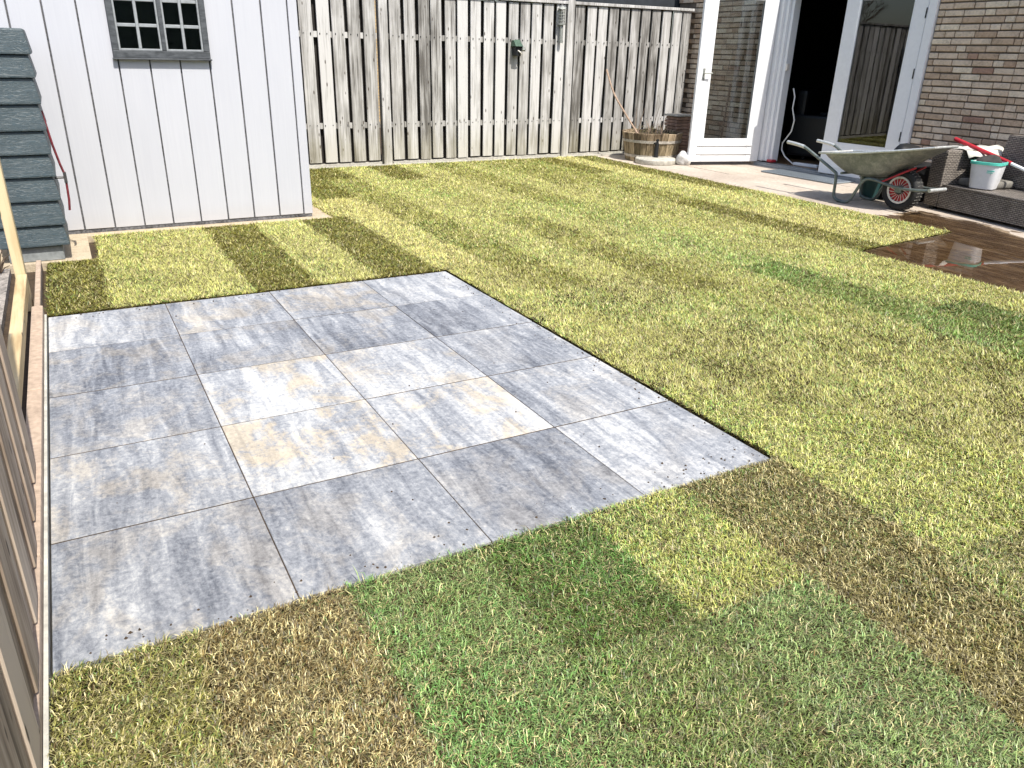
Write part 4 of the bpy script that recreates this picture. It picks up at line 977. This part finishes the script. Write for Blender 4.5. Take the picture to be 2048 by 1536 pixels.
# doormat
dmt = part('doormat', B(13.98, 14.66, 2.95, 4.88, .004, .034), 'doormat_mesh', None, org=(14.3, 3.9, 0), bev=.008); tag(dmt, 'blue grey mesh doormat in front of the door sill', 'doormat')
dmt.rotation_euler = (0, 0, .03)

# ================================================================== barrel corner
bxc, byc = 12.86, 7.45
brl = thing('barrel_planter', 'weathered half barrel planter with dry plants by the fence', 'planter', (bxc, byc, 0))
n = 26
def br_r(z_): return .60+.13*(z_/.66)
random.seed(9)
for k in range(n):
    a0, a1 = 2*math.pi*(k+.03)/n, 2*math.pi*(k+.97)/n; zt = .66+random.uniform(-.012, .012); dr_ = random.uniform(-.006, .006)
    P = lambda a, r, z_: (bxc+r*math.cos(a), byc+r*math.sin(a), z_)
    mb = MB(); bt = []; tp_ = []
    mb.hexa([P(a0, br_r(0)+dr_, 0), P(a1, br_r(0)+dr_, 0), P(a1, br_r(0)-.06, 0), P(a0, br_r(0)-.06, 0)], [P(a0, br_r(.66)+dr_, zt), P(a1, br_r(.66)+dr_, zt), P(a1, br_r(.66)-.06, zt), P(a0, br_r(.66)-.06, zt)])
    am = (a0+a1)/2; piece('stave', mb, 'barrel_wood', brl, P(am, br_r(0), 0), bev=.006)
for z_ in (.13, .47): part('hoop', MB().lathe([(br_r(z_-.03)+.004, z_-.03), (br_r(z_-.03)+.016, z_-.03), (br_r(z_+.03)+.016, z_+.03), (br_r(z_+.03)+.004, z_+.03)], 40, (bxc, byc, 0), None, False), 'barrel_hoop', brl, smooth=True)
part('soil', MB().lathe([(.55, .55), (.45, .60), (.05, .63)], 20, (bxc, byc, 0)), 'soil', brl)
pl = thing('dry_plant', 'sparse dry plants growing in the half barrel', 'plant', (bxc, byc, .6))
stm = MB(); lv = MB()
for k in range(26):
    a = random.uniform(0, 6.3); r = random.uniform(.05, .5); x, y = bxc+r*math.cos(a), byc+r*math.sin(a); h = random.uniform(.10, .30) if k > 6 else random.uniform(.35, .75)
    lx, ly = random.uniform(-.12, .12), random.uniform(-.12, .12)
    stm.tube([(x, y, .58), (x+lx*.4, y+ly*.4, .6+h*.5), (x+lx, y+ly, .6+h)], [.008, .006, .003], 5)
for k in range(420):
    a = random.uniform(0, 6.3); r = .56*math.sqrt(random.random()); x, y, z_ = bxc+r*math.cos(a), byc+r*math.sin(a), .60+random.random()**2*.2
    d1 = Vector((random.gauss(0, 1), random.gauss(0, 1), random.gauss(0, .6))).normalized()*random.uniform(.02, .045); d2 = d1.orthogonal().normalized()*random.uniform(.010, .02)
    c0 = Vector((x, y, z_)); lv.add([c0, c0+d1*.5+d2, c0+d1, c0+d1*.5-d2], [(0, 1, 2, 3)])
part('stems', stm, 'stick_bark', pl); part('leaves', lv, 'dry_leaf', pl)['kind'] = 'stuff'
ux, uy = 12.55, 6.86
ub = thing('parasol_base', 'round mossy concrete parasol base with black tube', 'parasol base', (ux, uy, 0))
part('disc', MB().lathe([(.46, 0), (.475, .02), (.475, .105), (.455, .125), (.08, .135)], 40, (ux, uy, 0)), 'concrete_pale', ub, smooth=True)
part('tube', MB().lathe([(.052, .136), (.052, .55), (.042, .552), (.042, .40)], 18, (ux, uy, 0)), 'black_metal', ub, smooth=True)
part('knob', MB().tube([(ux-.05, uy-.02, .46), (ux-.12, uy-.05, .46)], .022, 8), 'black_metal', ub)
stk = part('stick', MB().tube(curve([(12.42, 7.02, .13), (12.34, 7.2, .50), (12.20, 7.7, 1.05), (12.14, 8.15, 1.5), (12.16, 8.53, 2.0)], 5), .021, 8), 'stick_bark', None, smooth=True, org=(12.42, 7.02, .13)); tag(stk, 'long thin bent stick leaning against the fence by the barrel', 'stick')
blob('rock', (13.02, 6.42, .13), (.17, .16, .17), 'stone_white', 4, 4, .3, 'rough white rock lying at the foot of the open door', 'rock')
ts = thing('tile_stack', 'stack of reddish clay tiles between barrel and open door', 'tile stack', (13.85, 7.72, 0))
random.seed(4)
for k in range(13):
    dx, dy = random.uniform(-.02, .02), random.uniform(-.02, .02)
    piece('clay_tile', B(13.62+dx, 14.08+dx, 7.5+dy, 7.95+dy, .003+k*.075, .068+k*.075), 'clay' if 'clay' in M else simple('clay', (.34, .22, .16), .9, nz=.3, nsc=20) and 'clay', ts, (13.85, 7.72, k*.075), bev=.01)
tb2 = part('clay_cap', B(13.58, 14.12, 7.46, 7.98, .98, 1.02), 'concrete_pale', ts, bev=.008)
bro = thing('yard_brush', 'yard brush standing against the brick wall behind the open door', 'brush', (14.62, 6.9, 0))
part('pole', MB().tube([(14.62, 6.98, .12), (14.80, 7.05, 1.75)], .024, 8), 'stick_bark', bro, smooth=True)
part('head', B(14.50, 14.72, 6.72, 7.22, .06, .14), 'black_plastic', bro, bev=.012)
bris = MB()
for k in range(40): bris.box(14.50+.011*(k % 20), 14.508+.011*(k % 20), 6.74+.24*(k//20), 6.95+.24*(k//20), .002, .06)
part('bristles', bris, 'teal_plastic', bro)
lk = part('door_latch', MB().tube([(14.60, YF-.06, 2.0), (14.60, YF-.10, 2.0), (14.60, YF-.10, 1.72), (14.60, YF-.06, 1.72)], .012, 6), 'black_metal', None, org=(14.6, YF-.06, 1.72)); tag(lk, 'small dark metal pull on the fence next to the house', 'handle')

# ================================================================== beyond the back fence
ns = thing('neighbour_shed', 'dark roofed outbuilding behind the fence by the house', 'shed', (13.2, 10.6, 0))
part('wall', B(11.6, 14.75, 9.7, 12.5, -.08, 3.45), 'far_brick', ns)
part('roof', MB().hexa([(11.4, 9.35, 3.46), (15.6, 9.35, 3.46), (15.6, 12.7, 3.46), (11.4, 12.7, 3.46)], [(11.4, 9.45, 5.2), (15.6, 9.45, 5.2), (15.6, 12.6, 5.2), (11.4, 12.6, 5.2)]), 'roof_dark', ns)
hd = thing('conifer_hedge', 'dark evergreen hedge showing over the back fence', 'hedge', (9.6, 9.8, 0))
random.seed(12); hl = MB()
for k in range(5200):
    x, y, z_ = random.uniform(7.9, 11.3), random.gauss(9.8, .28), random.uniform(.2, 3.9+.15*math.sin(random.random()*9))
    d1 = Vector((random.gauss(0, .6), random.gauss(0, .6), random.gauss(.6, .5))).normalized()*random.uniform(.06, .13); d2 = d1.orthogonal().normalized()*random.uniform(.015, .035)
    c0 = Vector((x, y, z_)); hl.add([c0-d2, c0+d2, c0+d1], [(0, 1, 2)])
part('crown', hl, 'hedge_leaf', hd)['kind'] = 'stuff'
ht = MB()
for x in (8.3, 9.2, 10.1, 11.0): ht.tube([(x, 9.8, -.08), (x+.03, 9.8, 3.2)], [.07, .03], 7)
part('trunk', ht, 'bark_dark', hd)
nh = thing('neighbour_house', 'yellow brick house with tiled roof beyond the back fence', 'house', (0, 21, 0))
part('wall', B(-10, 11, 19, 27, -.08, 8.6), 'far_brick', nh)
part('roof', MB().hexa([(-10.4, 18.5, 8.61), (11.4, 18.5, 8.61), (11.4, 27.5, 8.61), (-10.4, 27.5, 8.61)], [(-10.4, 22.9, 12.2), (11.4, 22.9, 12.2), (11.4, 23.1, 12.2), (-10.4, 23.1, 12.2)]), 'roof_tile', nh)
for x in (-7.5, -3.0, 3.0, 7.0):
    for z_ in (1.4, 5.4):
        w_ = part('window', MB().box(x, x+2, 18.93, 18.99, z_, z_+.12).box(x, x+2, 18.93, 18.99, z_+1.9, z_+2.0).box(x, x+.12, 18.93, 18.99, z_+.121, z_+1.899).box(x+1.88, x+2, 18.93, 18.99, z_+.121, z_+1.899), 'white_paint', nh)
        part('pane', B(x+.1, x+1.9, 18.96, 18.98, z_+.1, z_+1.92), 'black_metal', w_)
random.seed(40)
def bare(x, y, h, label):
    t = thing('bare_shrub', label, 'shrub', (x, y, 0), 0, 'bare shrubs beyond the back fence'); mb = MB()
    def grow(p, d, L, r, lv_):
        e = p+d*L; mb.tube([p, (p+e)/2+Vector((random.gauss(0, .03), random.gauss(0, .03), 0)), e], [r, r*.85, r*.7], 5)
        if lv_:
            for _ in range(3): grow(e, (d+Vector((random.gauss(0, .45), random.gauss(0, .45), random.gauss(.1, .25)))).normalized(), L*.72, r*.62, lv_-1)
    grow(Vector((x, y, -.08)), Vector((0, 0, 1)), h*.36, .06, 5); part('branches', mb, 'bark_dark', t)
bare(6.6, 12.5, 5.4, 'taller bare branching shrub in front of the yellow brick house')
bare(3.6, 11.8, 4.6, 'shorter bare branching shrub behind the white shed')

# ================================================================== behind the viewpoint: unseen hedge added to darken reflections in the panes
sc_ = thing('added_hedge', 'unseen tall dark hedge added to darken the window reflections', 'hedge', (3, -17, 0))
random.seed(61); hl = MB()
for k in range(9000):
    x, y, z_ = random.uniform(-12, 18), -16.3-abs(random.gauss(0, .25)), random.uniform(0, 7.2+.3*math.sin(random.random()*9))
    d1 = Vector((random.gauss(0, .6), random.gauss(0, .6), random.gauss(.6, .5))).normalized()*random.uniform(.15, .30); d2 = d1.orthogonal().normalized()*random.uniform(.04, .09)
    c0 = Vector((x, y, z_)); hl.add([c0-d2, c0+d2, c0+d1], [(0, 1, 2)])
part('crown', hl, 'hedge_leaf', sc_)['kind'] = 'stuff'
part('dark_core', B(-12, 18, -17.4, -16.6, -.08, 7.0), 'hedge_leaf', sc_, bev=.2)  # dark box inside the added hedge, keeps bright horizon out of the panes

# crumbs of soil dropped on the tiles along the turf edges
cr = MB(); random.seed(90)
for k in range(260):
    e = random.random()
    if e < .35: x, y = random.uniform(.1, 4), -4.99+abs(random.gauss(0, .12))
    elif e < .7: x, y = 4.0-abs(random.gauss(0, .10)), random.uniform(-4.95, 0)
    elif e < .85: x, y = random.uniform(.1, 3.9), -abs(random.gauss(0, .09))
    else: x, y = random.uniform(.1, 3.9), random.uniform(-4.9, -.1)
    r = random.uniform(.003, .010); p_ = [(x+r*math.cos(a)*random.uniform(.6, 1.2), y+r*math.sin(a)*random.uniform(.6, 1.2), .003) for a in (0, 1.57, 3.14, 4.71)]
    cr.add(p_+[(x, y, .003+r*random.uniform(.6, 1.3))], [(3, 2, 1, 0), (0, 1, 4), (1, 2, 4), (2, 3, 4), (3, 0, 4)])
tag(part('soil_crumbs', cr, 'soil'), 'small crumbs of dark soil scattered on the terrace tiles', 'soil', kind='stuff')
